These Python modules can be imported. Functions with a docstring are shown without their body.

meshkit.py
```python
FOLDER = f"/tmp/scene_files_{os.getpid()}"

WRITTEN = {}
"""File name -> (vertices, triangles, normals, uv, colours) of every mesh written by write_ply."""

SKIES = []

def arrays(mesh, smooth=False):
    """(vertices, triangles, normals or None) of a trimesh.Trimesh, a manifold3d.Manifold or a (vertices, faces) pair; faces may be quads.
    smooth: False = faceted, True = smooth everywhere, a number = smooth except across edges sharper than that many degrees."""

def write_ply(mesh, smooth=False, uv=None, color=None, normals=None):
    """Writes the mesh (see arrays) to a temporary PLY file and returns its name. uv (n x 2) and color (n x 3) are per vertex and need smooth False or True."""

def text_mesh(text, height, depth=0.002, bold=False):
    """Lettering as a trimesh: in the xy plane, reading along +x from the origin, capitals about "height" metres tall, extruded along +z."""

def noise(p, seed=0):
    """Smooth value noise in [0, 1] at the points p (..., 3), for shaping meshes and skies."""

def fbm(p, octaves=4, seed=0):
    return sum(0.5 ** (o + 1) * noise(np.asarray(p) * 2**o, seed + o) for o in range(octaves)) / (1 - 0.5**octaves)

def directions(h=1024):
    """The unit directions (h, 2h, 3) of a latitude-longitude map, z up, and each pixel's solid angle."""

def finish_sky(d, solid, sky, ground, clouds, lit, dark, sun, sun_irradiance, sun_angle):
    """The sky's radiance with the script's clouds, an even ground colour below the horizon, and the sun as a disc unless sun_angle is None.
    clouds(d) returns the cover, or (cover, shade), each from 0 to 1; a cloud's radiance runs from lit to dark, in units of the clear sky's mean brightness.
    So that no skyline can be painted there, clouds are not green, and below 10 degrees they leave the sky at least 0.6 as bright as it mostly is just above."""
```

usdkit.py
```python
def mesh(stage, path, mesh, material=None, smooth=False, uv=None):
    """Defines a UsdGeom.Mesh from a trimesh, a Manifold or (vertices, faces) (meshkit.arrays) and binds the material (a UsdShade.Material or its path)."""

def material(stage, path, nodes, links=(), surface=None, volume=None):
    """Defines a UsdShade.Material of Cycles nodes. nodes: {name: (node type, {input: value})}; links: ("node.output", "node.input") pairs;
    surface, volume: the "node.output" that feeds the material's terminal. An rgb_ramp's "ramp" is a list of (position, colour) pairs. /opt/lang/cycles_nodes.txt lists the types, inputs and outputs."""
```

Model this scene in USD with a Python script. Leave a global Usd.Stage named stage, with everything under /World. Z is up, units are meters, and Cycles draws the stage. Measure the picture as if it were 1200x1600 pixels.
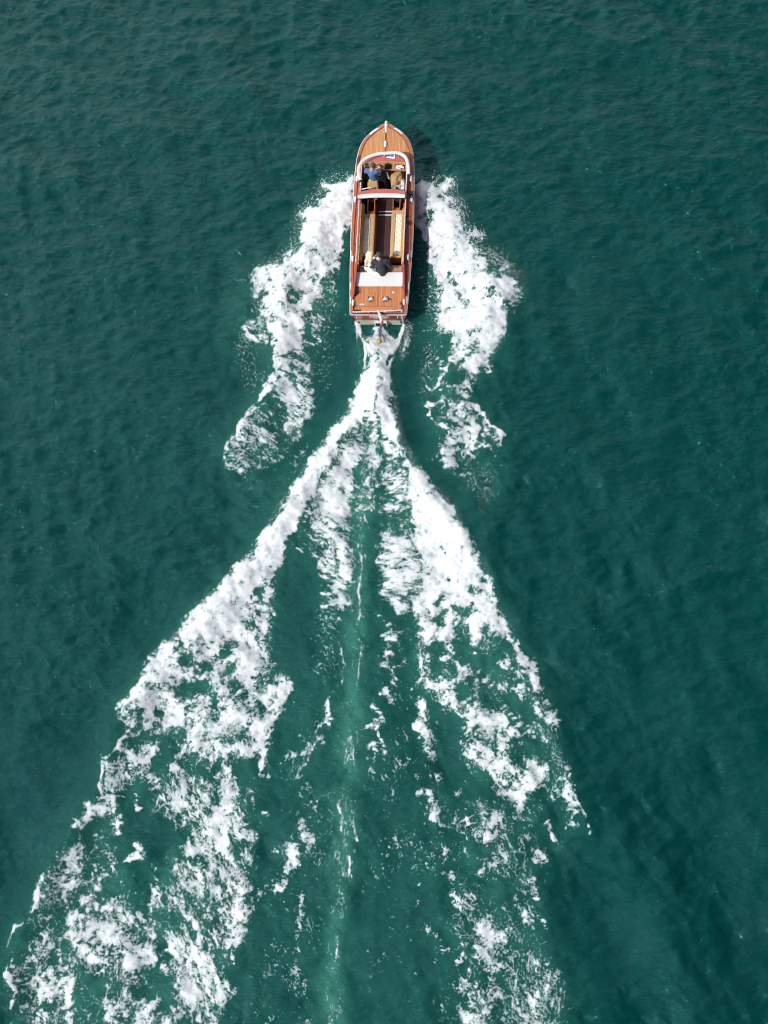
import math, random
import numpy as np, trimesh, manifold3d as m3
from scipy import ndimage
from scipy.interpolate import PchipInterpolator
from scipy.spatial import cKDTree
from pxr import Usd, UsdGeom, UsdLux, UsdShade, Sdf, Gf, Vt
import usdkit, meshkit

random.seed(7)
rng = np.random.default_rng(11)
stage = Usd.Stage.CreateInMemory()
UsdGeom.SetStageUpAxis(stage, 'Z'); UsdGeom.SetStageMetersPerUnit(stage, 1.0)
UsdGeom.Xform.Define(stage, '/World'); UsdGeom.Scope.Define(stage, '/World/Looks')

# ---------------------------------------------------------------- camera, sky, sun, exposure
# world: the boat's stern is at the origin, it heads along +y, z = 0 is the still water
CAM_H = 35.8
F_PX = 1604.0                                    # focal length for a picture 1200 wide
CAM_XY = (4.519, -14.672)
YAW = math.radians(2.6317)
_n = np.array([(770 - 600) / F_PX, -(1141 - 800) / F_PX, -1.0]); _n /= np.linalg.norm(_n)   # straight down, seen by the camera
_zc = -_n; _xc = np.array([1.0, 0, 0]); _xc -= _zc * _xc.dot(_zc); _xc /= np.linalg.norm(_xc); _yc = np.cross(_zc, _xc)
_c, _s = math.cos(YAW), math.sin(YAW)
ROT = np.array([[_c, -_s, 0], [_s, _c, 0], [0, 0, 1]]) @ np.stack([_xc, _yc, _zc])
cam = UsdGeom.Camera.Define(stage, '/World/camera')
_m = np.eye(4); _m[:3, :3] = ROT.T; _m[3, :3] = (CAM_XY[0], CAM_XY[1], CAM_H)
cam.AddTransformOp().Set(Gf.Matrix4d(*_m.ravel().tolist()))
cam.CreateFocalLengthAttr(24.0); cam.CreateHorizontalApertureAttr(2 * 24.0 * 600 / F_PX)
cam.CreateVerticalApertureAttr(2 * 24.0 * 800 / F_PX)
cam.CreateClippingRangeAttr((0.1, 20000.0))
EXPOSURE = -0.1
SKY, CLOUD = 0.065, 38.0
cam.CreateExposureAttr(EXPOSURE)

SUN_UP, SUN_TURN = math.radians(49), math.radians(-38)
SUN = np.array([-math.cos(SUN_UP) * math.cos(SUN_TURN), math.cos(SUN_UP) * math.sin(SUN_TURN), math.sin(SUN_UP)])
sun = UsdLux.DistantLight.Define(stage, '/World/sun_light')
sun.CreateIntensityAttr(1.0); sun.CreateAngleAttr(0.53); sun.CreateColorAttr(Gf.Vec3f(1.0, 0.975, 0.945)); sun.CreateNormalizeAttr(True)
_a = np.cross([0, 1.0, 0], SUN); _a /= np.linalg.norm(_a); _b = np.cross(SUN, _a)
_m = np.eye(4); _m[0, :3], _m[1, :3], _m[2, :3] = _a, _b, SUN
sun.AddTransformOp().Set(Gf.Matrix4d(*_m.ravel().tolist()))
usdkit.material(stage, '/World/Looks/sky_look', {
    's': ('sky_texture', {'sky_type': 'single_scattering', 'sun_disc': False, 'sun_elevation': math.asin(SUN[2]), 'sun_rotation': math.atan2(SUN[0], SUN[1]), 'altitude': 300.0, 'aerosol_density': 1.6}),
    'g': ('geometry', {}), 'm': ('mapping', {'scale': (1.0, 1.0, 2.2)}), 'n': ('noise_texture', {'scale': 3.0, 'detail': 7.0, 'roughness': 0.6, 'distortion': 0.3}),
    # a bank of white cloud stands in the north-west; overhead and to the east the sky is clear
    'd': ('vector_math', {'math_type': 'dot_product', 'vector2': (-0.50, 0.80, -0.33)}), 'ma': ('math', {'math_type': 'multiply_add', 'value2': 0.42, 'value3': -0.05}), 'ad': ('math', {'math_type': 'add'}),
    'r': ('rgb_ramp', {'ramp': [(0.56, (0.0, 0.0, 0.0)), (0.66, (0.9, 0.9, 0.9))]}), 'c': ('mix_color', {'blend_type': 'mix', 'b': (CLOUD, CLOUD * 1.01, CLOUD * 1.04), 'use_clamp': False}),
    'b': ('background_shader', {'strength': SKY})},
    [('g.position', 'm.vector'), ('m.vector', 'n.vector'), ('g.position', 'd.vector1'), ('d.value', 'ma.value1'), ('n.fac', 'ad.value1'), ('ma.value', 'ad.value2'), ('ad.value', 'r.fac'), ('r.color', 'c.fac'), ('s.color', 'c.a'), ('c.result', 'b.color')], surface='b.background')
dome = UsdLux.DomeLight.Define(stage, '/World/sky')
UsdShade.MaterialBindingAPI.Apply(dome.GetPrim()).Bind(UsdShade.Material.Get(stage, '/World/Looks/sky_look'))
dome.GetPrim().SetCustomDataByKey('kind', 'structure')

# ---------------------------------------------------------------- helpers
used = {}
def numbered(parent, name):
    k = (parent, name); n = used.get(k, -1) + 1; used[k] = n
    return f'{parent}/{name}' if n == 0 else f'{parent}/{name}_{n:03d}'

def path_of(parent):
    return '/World' if parent is None else (parent if isinstance(parent, str) else str(parent.GetPath()))

def tag(p, label=None, cat=None, group=None, kind=None):
    for k, v in (('label', label), ('category', cat), ('group', group), ('kind', kind)):
        if v: p.SetCustomDataByKey(k, v)
    return p

def thing(name, label, cat, loc=(0, 0, 0), rz=0, group=None):
    x = UsdGeom.Xform.Define(stage, numbered('/World', name))
    x.AddTranslateOp().Set(Gf.Vec3d(*map(float, loc)))
    if rz: x.AddRotateZOp().Set(float(rz))
    return tag(x.GetPrim(), label, cat, group)

def obj(name, mesh, mat, parent=None, smooth=False, label=None, offset=None):
    if isinstance(mesh, list): mesh = join(*mesh)
    v, f, _ = meshkit.arrays(mesh)
    if offset is not None: v = v - np.asarray(offset, float)
    m = usdkit.mesh(stage, numbered(path_of(parent), name), (v, f), M[mat], smooth=smooth)
    if label: tag(m.GetPrim(), label)
    return m.GetPrim()

def join(*ms):
    vs, fs, n = [], [], 0
    for m in ms:
        v, f, _ = meshkit.arrays(m); vs.append(v); fs.append(np.asarray(f) + n); n += len(v)
    return np.vstack(vs), np.vstack(fs)

def box(x0, x1, y0, y1, z0, z1):
    b = trimesh.creation.box([x1 - x0, y1 - y0, z1 - z0]); b.apply_translation([(x0 + x1) / 2, (y0 + y1) / 2, (z0 + z1) / 2])
    return np.array(b.vertices), np.array(b.faces)

def rbox(x0, x1, y0, y1, z0, z1, r=0.02, n=8):
    r = min(r, (x1 - x0) / 2.01, (y1 - y0) / 2.01, (z1 - z0) / 2.01)
    s = m3.Manifold.sphere(r, n)
    return m3.Manifold.batch_hull([s.translate([x, y, z]) for x in (x0 + r, x1 - r) for y in (y0 + r, y1 - r) for z in (z0 + r, z1 - r)]) if hasattr(m3.Manifold, 'batch_hull') else None

def tube(points, radius, sides=8, flat=(1.0, 1.0), closed=False):
    """A swept tube; flat scales its horizontal and its upright radius. Both ends are capped."""
    p = np.asarray(points, float); n = len(p)
    t = np.roll(p, -1, 0) - np.roll(p, 1, 0) if closed else np.gradient(p, axis=0)
    t /= np.linalg.norm(t, axis=1, keepdims=True)
    up = np.where(np.abs(t[:, 2:3]) < 0.95, [[0, 0, 1.0]], [[1.0, 0, 0]])
    a = np.cross(t, up); a /= np.linalg.norm(a, axis=1, keepdims=True); b = np.cross(a, t)
    ang = np.arange(sides) * 2 * np.pi / sides; r = np.broadcast_to(radius, (n,))[:, None, None]
    v = p[:, None] + r * (np.cos(ang)[None, :, None] * a[:, None] * flat[0] + np.sin(ang)[None, :, None] * b[:, None] * flat[1])
    v = v.reshape(-1, 3); f = []
    for i in range(n if closed else n - 1):
        k = (i + 1) % n
        for j in range(sides):
            q = (j + 1) % sides
            f += [[i * sides + j, i * sides + q, k * sides + q], [i * sides + j, k * sides + q, k * sides + j]]
    if not closed:
        v = np.vstack([v, p[:1], p[-1:]])
        for j in range(sides):
            q = (j + 1) % sides
            f += [[n * sides, q, j], [n * sides + 1, (n - 1) * sides + j, (n - 1) * sides + q]]
    return v, np.array(f)[:, ::-1] if False else np.array(f)

def strip(a, b):
    """A ribbon between two polylines of equal length."""
    a, b = np.asarray(a, float), np.asarray(b, float); n = len(a)
    f = [[i, i + 1, n + i + 1] for i in range(n - 1)] + [[i, n + i + 1, n + i] for i in range(n - 1)]
    return np.vstack([a, b]), np.array(f)

def slab(a, b, t):
    """A board of thickness t whose upper face is the ribbon between the polylines a and b."""
    a, b = np.asarray(a, float), np.asarray(b, float); d = np.array([0, 0, t]); n = len(a)
    loop = [a, b, b - d, a - d]; v = np.vstack(loop); f = []
    for s in range(4):
        p, q = s * n, ((s + 1) % 4) * n
        for i in range(n - 1): f += [[p + i, p + i + 1, q + i + 1], [p + i, q + i + 1, q + i]]
    f += [[0, n, 2 * n], [0, 2 * n, 3 * n], [n - 1, 3 * n - 1, 2 * n - 1], [n - 1, 4 * n - 1, 3 * n - 1]]
    m = trimesh.Trimesh(v, np.array(f), process=False); m.fix_normals()
    return np.array(m.vertices), np.array(m.faces)

def ball(c, r, n=2):
    s = trimesh.creation.icosphere(n, 1.0); return np.array(s.vertices) * r + np.asarray(c, float), np.array(s.faces)

def cyl(p, q, r, sides=12):
    return tube([p, np.asarray(p) + (np.asarray(q) - np.asarray(p)) * 0.5, q], r, sides)

# ---------------------------------------------------------------- materials
M = {}
def mat(name, nodes, links, surface='p.BSDF'):
    M[name] = usdkit.material(stage, f'/World/Looks/{name}', nodes, links, surface=surface)

def plain(name, col, rough=0.5, metallic=0.0, coat=0.0, var=0.08, scale=9.0, bump=0.0, spec=0.5):
    lo, hi = [c * (1 - var) for c in col], [min(1, c * (1 + var)) for c in col]
    n = {'g': ('geometry', {}), 'n': ('noise_texture', {'scale': scale, 'detail': 5.0, 'roughness': 0.6}), 'r': ('rgb_ramp', {'ramp': [(0.3, lo), (0.7, hi)]}),
         'p': ('principled_bsdf', {'roughness': rough, 'metallic': metallic, 'coat_weight': coat, 'coat_roughness': 0.08, 'specular_ior_level': spec})}
    l = [('g.position', 'n.vector'), ('n.fac', 'r.fac'), ('r.color', 'p.base_color')]
    if bump:
        n['b'] = ('bump', {'strength': 1.0, 'distance': bump}); n['n2'] = ('noise_texture', {'scale': scale * 3, 'detail': 4.0})
        l += [('g.position', 'n2.vector'), ('n2.fac', 'b.height'), ('b.normal', 'p.normal')]
    mat(name, n, l)

def wood(name, a, b, rough=0.35, coat=0.35, grain=(60, 2.2, 60), dark_patches=None):
    """Varnished timber, its grain along y, a plank lighter or darker than the next; stain adds dark patches by noise, denser towards the sides aft."""
    n = {'g': ('geometry', {}), 'm': ('mapping', {'mapping_type': 'point', 'scale': grain}), 'n': ('noise_texture', {'scale': 1.0, 'detail': 6.0, 'roughness': 0.65, 'distortion': 0.4}),
         'n2': ('noise_texture', {'scale': 1.7, 'detail': 3.0}), 'o': ('object_info', {}), 'mx': ('mix_float', {'fac': 0.42, 'use_clamp': True}), 'mx2': ('mix_float', {'fac': 0.28, 'use_clamp': True}),
         'r': ('rgb_ramp', {'ramp': [(0.22, b), (0.5, [(x + y) / 2 for x, y in zip(a, b)]), (0.78, a)]}),
         'p': ('principled_bsdf', {'roughness': rough, 'coat_weight': coat, 'coat_roughness': 0.12})}
    l = [('g.position', 'm.vector'), ('m.vector', 'n.vector'), ('g.position', 'n2.vector'), ('n.fac', 'mx.a'), ('o.random', 'mx.b'), ('mx.result', 'mx2.a'), ('n2.fac', 'mx2.b'), ('mx2.result', 'r.fac')]
    if dark_patches:
        n |= {'n3': ('noise_texture', {'scale': dark_patches[0], 'detail': 5.0, 'roughness': 0.55}), 'r3': ('rgb_ramp', {'ramp': [(dark_patches[1], (0, 0, 0)), (dark_patches[1] + 0.05, (1, 1, 1))]}),
              'd': ('mix_color', {'blend_type': 'multiply', 'b': (0.22, 0.2, 0.24), 'use_clamp': False})}
        n |= {'sx': ('separate_xyz', {}), 'ab': ('math', {'math_type': 'absolute'}), 'ed': ('math', {'math_type': 'multiply_add', 'value2': dark_patches[2] if len(dark_patches) > 2 else 0.0}), 'pw': ('math', {'math_type': 'power', 'value2': 4.0})}
        l += [('g.position', 'sx.vector'), ('sx.x', 'ab.value1'), ('ab.value', 'pw.value1'), ('pw.value', 'ed.value1'), ('n3.fac', 'ed.value3'), ('g.position', 'n3.vector'), ('ed.value', 'r3.fac'), ('r3.color', 'd.fac'), ('r.color', 'd.a'), ('d.result', 'p.base_color')]
    else:
        l += [('r.color', 'p.base_color')]
    mat(name, n, l)

wood('deck_teak', (0.72, 0.365, 0.16), (0.5, 0.22, 0.088), dark_patches=None)
wood('deck_teak_aft', (0.72, 0.30, 0.125), (0.48, 0.17, 0.065), dark_patches=(2.1, 0.63, 0.33))
wood('mahogany', (0.30, 0.075, 0.038), (0.17, 0.035, 0.018), coat=0.6, rough=0.3)
wood('mahogany_side', (0.54, 0.19, 0.095), (0.27, 0.075, 0.04), coat=0.6, rough=0.3, grain=(40, 1.4, 40), dark_patches=(2.6, 0.62))
wood('mahogany_red', (0.52, 0.115, 0.095), (0.38, 0.075, 0.062), coat=0.7, rough=0.28)
wood('light_wood', (0.62, 0.33, 0.12), (0.46, 0.21, 0.065), coat=0.4)
wood('orange_wood', (0.55, 0.2, 0.045), (0.36, 0.11, 0.02), coat=0.5)
wood('floor_wood', (0.075, 0.03, 0.03), (0.045, 0.018, 0.019), coat=0.15, rough=0.5)
wood('ledge_wood', (0.42, 0.25, 0.19), (0.3, 0.16, 0.115), grain=(2.2, 60, 60), coat=0.2)
plain('caulk', (0.06, 0.025, 0.016), 0.7)
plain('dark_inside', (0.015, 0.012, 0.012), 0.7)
plain('chrome', (0.82, 0.83, 0.86), 0.25, metallic=0.35, var=0.03)
plain('vent_metal', (0.62, 0.63, 0.68), 0.35, metallic=0.2, var=0.03)
plain('white_vinyl', (0.78, 0.77, 0.77), 0.45, var=0.03, scale=3, bump=0.002)
plain('white_canvas', (0.70, 0.685, 0.665), 0.8, var=0.05, scale=14, bump=0.003)
plain('cream_hull', (0.62, 0.6, 0.49), 0.35, coat=0.3, var=0.08, scale=4)
plain('tan_leather', (0.52, 0.33, 0.165), 0.5, var=0.08, scale=8, bump=0.002)
plain('tan_piping', (0.46, 0.29, 0.13), 0.5, var=0.06)
plain('cream_tuft', (0.82, 0.73, 0.58), 0.55, var=0.05, scale=10)
plain('button_brown', (0.3, 0.2, 0.12), 0.5)
plain('screen_black', (0.012, 0.013, 0.016), 0.15)
plain('gauge_face', (0.05, 0.05, 0.05), 0.3)
plain('navy_cloth', (0.02, 0.026, 0.045), 0.85, var=0.2, scale=20)
plain('suit_cloth', (0.033, 0.037, 0.05), 0.85, var=0.2, scale=20, bump=0.003)
plain('shirt_blue', (0.10, 0.18, 0.38), 0.85, var=0.18, scale=13, bump=0.006)
plain('shirt_white', (0.75, 0.75, 0.76), 0.8, var=0.03)
plain('dress_white', (0.84, 0.81, 0.79), 0.8, var=0.04, scale=12, bump=0.006)
plain('skin', (0.56, 0.33, 0.24), 0.5, var=0.06)
plain('eye_dark', (0.02, 0.015, 0.012), 0.3)
plain('lip', (0.4, 0.15, 0.13), 0.5)
plain('shoe_black', (0.02, 0.02, 0.02), 0.4)
def hair(name, a, b):
    mat(name, {'g': ('geometry', {}), 'm': ('mapping', {'scale': (90, 40, 16)}), 'n': ('noise_texture', {'scale': 1.0, 'detail': 4.0}), 'r': ('rgb_ramp', {'ramp': [(0.3, a), (0.7, b)]}),
               'b': ('bump', {'strength': 1.0, 'distance': 0.012}), 'p': ('principled_bsdf', {'roughness': 0.45})},
        [('g.position', 'm.vector'), ('m.vector', 'n.vector'), ('n.fac', 'r.fac'), ('r.color', 'p.base_color'), ('n.fac', 'b.height'), ('b.normal', 'p.normal')])
hair('hair_blond', (0.8, 0.57, 0.38), (0.97, 0.83, 0.66))
hair('hair_dark', (0.025, 0.018, 0.014), (0.075, 0.055, 0.045))
hair('hair_brown', (0.04, 0.028, 0.02), (0.13, 0.09, 0.07))
plain('paper_white', (0.75, 0.76, 0.8), 0.7, var=0.03)
plain('folder_blue', (0.08, 0.17, 0.48), 0.5, var=0.06)
plain('bag_brown', (0.5, 0.31, 0.16), 0.75, var=0.08, scale=7, bump=0.008)
plain('strap_dark', (0.03, 0.02, 0.018), 0.6)
plain('towel_white', (0.72, 0.7, 0.68), 0.9, var=0.05, scale=15, bump=0.008)
plain('crate_grey', (0.55, 0.57, 0.58), 0.5)
plain('rope_black', (0.015, 0.015, 0.022), 0.8)
plain('gold', (0.42, 0.28, 0.1), 0.35, metallic=0.4)
plain('flag_white', (0.72, 0.72, 0.7), 0.8, var=0.04)
plain('flag_red', (0.6, 0.12, 0.1), 0.8)
plain('flag_blue', (0.06, 0.08, 0.16), 0.8)
plain('pole_white', (0.72, 0.72, 0.68), 0.35, coat=0.3)
plain('drone_white', (0.8, 0.79, 0.79), 0.35, var=0.02)
plain('drone_grey', (0.3, 0.31, 0.32), 0.4)
mat('pane', {'t': ('transparent_bsdf', {'color': (0.93, 0.95, 0.94)}), 'g': ('glossy_bsdf', {'roughness': 0.02, 'color': (1, 1, 1)}), 'f': ('fresnel', {'IOR': 1.45}), 'x': ('mix_closure', {})},
    [('f.fac', 'x.fac'), ('t.BSDF', 'x.closure1'), ('g.BSDF', 'x.closure2')], surface='x.closure')
# foam: white froth on the water, thinned to nothing where the mesh's own foam cover runs out
mat('foam', {'g': ('geometry', {}), 'n': ('noise_texture', {'scale': 26.0, 'detail': 4.0, 'roughness': 0.65}), 'a': ('attribute', {'attribute': 'cover'}),
             'n2': ('noise_texture', {'scale': 6.5, 'detail': 5.0, 'roughness': 0.6}), 'r': ('rgb_ramp', {'ramp': [(0.25, (0.66, 0.70, 0.71)), (0.5, (0.80, 0.805, 0.82)), (0.75, (0.85, 0.845, 0.86))]}),
             'w': ('mix_color', {'blend_type': 'mix', 'a': (0.13, 0.30, 0.28), 'use_clamp': False}),
             'b': ('bump', {'strength': 0.4, 'distance': 0.015}), 'd': ('principled_bsdf', {'roughness': 0.65, 'specular_ior_level': 0.25})},
    [('g.position', 'n.vector'), ('g.position', 'n2.vector'), ('n2.fac', 'r.fac'), ('a.fac', 'w.fac'), ('r.color', 'w.b'), ('w.result', 'd.base_color'), ('n.fac', 'b.height'), ('b.normal', 'd.normal')], surface='d.BSDF')
plain('spray', (0.85, 0.86, 0.87), 0.5, var=0.02)
# water: deep green body colour, paler where it is full of bubbles; fine ripples as relief on the modelled waves
mat('water', {'a': ('attribute', {'attribute': 'bubbles'}), 'g': ('geometry', {}), 'c': ('mix_color', {'blend_type': 'mix', 'a': (0.0, 0.040, 0.0365), 'b': (0.055, 0.24, 0.175)}),
              'n': ('noise_texture', {'scale': 3.4, 'detail': 6.0, 'roughness': 0.62, 'distortion': 0.5}), 'm': ('mapping', {'scale': (1.0, 1.5, 1.0), 'rotation': (0, 0, 0.35)}),
              'b': ('bump', {'strength': 1.0, 'distance': 0.1}), 'p': ('principled_bsdf', {'roughness': 0.07, 'ior': 1.333, 'specular_tint': (0.36, 0.97, 1.0), 'subsurface_weight': 0.35, 'subsurface_scale': 1.5, 'subsurface_radius': (0.5, 1.0, 1.0), 'subsurface_method': 'burley'})},
    [('g.position', 'm.vector'), ('m.vector', 'n.vector'), ('n.fac', 'b.height'), ('b.normal', 'p.normal'), ('a.fac', 'c.fac'), ('c.result', 'p.base_color')])

# ---------------------------------------------------------------- noise
_tab = np.random.default_rng(5).random((64, 256, 256)).astype(np.float32)
def vnoise(x, y, seed=0):
    xi, yi = np.floor(x).astype(int), np.floor(y).astype(int); fx, fy = x - xi, y - yi
    fx = fx * fx * fx * (fx * (6 * fx - 15) + 10); fy = fy * fy * fy * (fy * (6 * fy - 15) + 10)
    t = _tab[seed % 64]; a, b, c, d = xi & 255, (xi + 1) & 255, yi & 255, (yi + 1) & 255
    return (t[c, a] * (1 - fx) + t[c, b] * fx) * (1 - fy) + (t[d, a] * (1 - fx) + t[d, b] * fx) * fy
def fbm(x, y, octaves=5, seed=0, gain=0.55, lac=2.03):
    s, amp, tot, c0, s0 = 0, 1.0, 0, math.cos(0.6), math.sin(0.6)
    for k in range(octaves):
        s = s + amp * vnoise(x + 17.3 * k, y - 9.1 * k, seed + k); tot += amp; amp *= gain
        x, y = (c0 * x - s0 * y) * lac, (s0 * x + c0 * y) * lac
    return s / tot
def evened(n):
    """Remapped so that its values are spread evenly from 0 to 1: the share below a level is then that level."""
    q = np.linspace(0, 1, 257); at = np.quantile(n.ravel()[::7], q); return np.interp(n, at, q).astype(np.float32)
def smooth01(x):
    x = np.clip(x, 0, 1); return x * x * (3 - 2 * x)

# ---------------------------------------------------------------- where the foam lies
def on_water(px, py, z=0.0):
    """The point of the water that the photograph shows at (px, py)."""
    d = ROT @ np.array([(px - 600) / F_PX, -(py - 800) / F_PX, -1.0]); t = (z - CAM_H) / d[2]
    return CAM_XY[0] + t * d[0], CAM_XY[1] + t * d[1]
def W(pts): return np.array([on_water(*p[:2]) for p in pts])
PXM = 42.0                                        # pixels of the photograph in a metre, for radii

DX = 0.021
FX = np.arange(-13.5, 9.2, DX); FY = np.arange(-28.5, 6.3, DX)
CX, CY = FX[::2], FY[::2]                         # densities are smooth: worked out on every second point
CXX, CYY = np.meshgrid(CX, CY)
_wx = (fbm(CXX * 1.7, CYY * 1.7, 4, 1) - 0.5) * 0.55 + (fbm(CXX * 7, CYY * 7, 2, 2) - 0.5) * 0.2
_wy = (fbm(CXX * 1.7, CYY * 1.7, 4, 21) - 0.5) * 0.55 + (fbm(CXX * 7, CYY * 7, 2, 22) - 0.5) * 0.2
QX, QY = CXX + _wx, CYY + _wy                     # a ragged version of the plane

def window(pts, r):
    (x0, y0), (x1, y1) = pts.min(0) - r - 0.6, pts.max(0) + r + 0.6
    i0, i1 = np.searchsorted(CX, [x0, x1]); j0, j1 = np.searchsorted(CY, [y0, y1])
    return slice(j0, j1), slice(i0, i1)
def seg_dist(px, py, a, b):
    d = b - a; t = np.clip(((px - a[0]) * d[0] + (py - a[1]) * d[1]) / max(d @ d, 1e-9), 0, 1)
    return np.hypot(px - a[0] - t * d[0], py - a[1] - t * d[1]), t

KINDS = ('i', 'l', 'r', 'v', 's')
D = {}                                            # D[group][kind]: how much of the water is covered
def layer(group, kind):
    g = D.setdefault(group, {})
    if kind not in g: g[kind] = np.zeros(CXX.shape, np.float32)
    return g[kind]
def area(group, kind, level, pts, soft=7):
    p = W(pts); s = soft * 1.9 / PXM; w = window(p, s); x, y = QX[w], QY[w]
    if x.size == 0: return
    dist = np.full(x.shape, 1e9); inside = np.zeros(x.shape, bool)
    for a, b in zip(p, np.roll(p, -1, 0)):
        dist = np.minimum(dist, seg_dist(x, y, a, b)[0])
        if a[1] != b[1]: inside ^= ((a[1] > y) != (b[1] > y)) & (x < (b[0] - a[0]) * (y - a[1]) / (b[1] - a[1]) + a[0])
    f = level * smooth01(0.5 + np.where(inside, dist, -dist) / (2 * s)); t = layer(group, kind); t[w] = np.maximum(t[w], f)
def stroke(group, kind, level, r, pts, soft=5, field=None, cut=False, r2=None):
    if field is None and r > 2.8 and soft > 4.4: soft = max(soft, 1.15 * r + 3.5)
    p = W(pts); r2 = r if r2 is None else r2
    if len(p) == 1: p = np.vstack([p, p + [0.01, 0.01]])
    s = soft / PXM; w = window(p, max(r, r2) / PXM + s); q = min(1.0, max(0.12, max(r, r2) / 6)); x, y = CXX[w] + q * _wx[w], CYY[w] + q * _wy[w]
    if x.size == 0: return
    best = np.full(x.shape, -1e9); n = len(p) - 1
    for k in range(n):
        d, t = seg_dist(x, y, p[k], p[k + 1]); best = np.maximum(best, (r + (r2 - r) * (k + t) / n) / PXM - d)
    f = level * smooth01(0.5 + best / (2 * s))
    if field is not None: field[w] = np.maximum(field[w], f); return
    t = layer(group, kind); t[w] = t[w] * (1 - f) if cut else np.maximum(t[w], f)

# the left bow wave
B = 'bow left'
area(B, 'i', 0.985, [(556, 277), (543, 282), (533, 287), (518, 284), (506, 282), (506, 292), (515, 302), (500, 313), (493, 327), (470, 335), (472, 347), (475, 350), (468, 360), (470, 370), (465, 377), (473, 387), (467, 393), (460, 403), (470, 412), (522, 410), (527, 403), (535, 393), (537, 377), (543, 363), (549, 350), (558, 327)], 5)
area(B, 'i', 0.94, [(467, 393), (460, 403), (443, 413), (423, 411), (413, 420), (410, 430), (415, 447), (418, 460), (407, 472), (402, 482), (403, 492), (413, 499), (426, 517), (429, 531), (431, 550), (431, 564), (434, 585), (446, 575), (452, 553), (468, 539), (478, 538), (476, 522), (473, 503), (478, 487), (483, 478), (493, 465), (505, 445), (515, 427), (522, 410), (527, 400)], 6)
stroke(B, 'i', 0.985, 13, [(500, 400), (495, 455), (470, 485), (452, 500), (452, 525), (455, 540)], 9)
stroke(B, 'i', 0.97, 8, [(430, 425), (440, 440), (470, 430), (495, 420)], 8)
area(B, 'l', 0.6, [(529, 400), (526, 440), (527, 470), (514, 492), (507, 530), (490, 547), (476, 538), (476, 490), (503, 445), (515, 415)], 10)
area(B, 'i', 0.5, [(390, 427), (398, 420), (413, 418), (420, 440), (419, 457), (410, 470), (394, 470), (398, 452), (390, 440)], 6)
area(B, 'i', 0.55, [(440, 408), (443, 394), (456, 390), (464, 398), (450, 414)], 6)
for q, r in (([(497, 388), (494, 402), (492, 415)], 4.5), ([(494, 425), (490, 438)], 5.5), ([(463, 452), (468, 458)], 4), ([(456, 462), (463, 474)], 4.5), ([(443, 480), (447, 492)], 4), ([(411, 478), (414, 487)], 4.5), ([(466, 425)], 3), ([(423, 440)], 2.5), ([(430, 500)], 3)):
    stroke(B, 'i', 0.42, r, q, 5, cut=True)
area(B, 'l', 0.48, [(426, 602), (413, 615), (406, 629), (394, 644), (385, 653), (374, 671), (370, 683), (359, 692), (352, 713), (352, 728), (366, 736), (410, 744), (420, 728), (440, 716), (454, 684), (450, 650), (446, 610)], 8)
area(B, 'l', 0.70, [(434, 585), (426, 602), (436, 640), (440, 668), (455, 682), (478, 668), (490, 645), (494, 625), (492, 596), (485, 575), (478, 556), (468, 540), (452, 548)], 8)
stroke(B, 'i', 0.97, 3.4, [(431, 548), (432, 566), (435, 580), (430, 596), (425, 604), (415, 614), (408, 628)], 4)
stroke(B, 'i', 0.97, 3.2, [(396, 644), (387, 651), (383, 662), (376, 672), (375, 682)], 4, r2=4.5)
stroke(B, 'i', 0.95, 4, [(368, 686), (360, 691), (356, 702), (353, 714)], 5)
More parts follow.
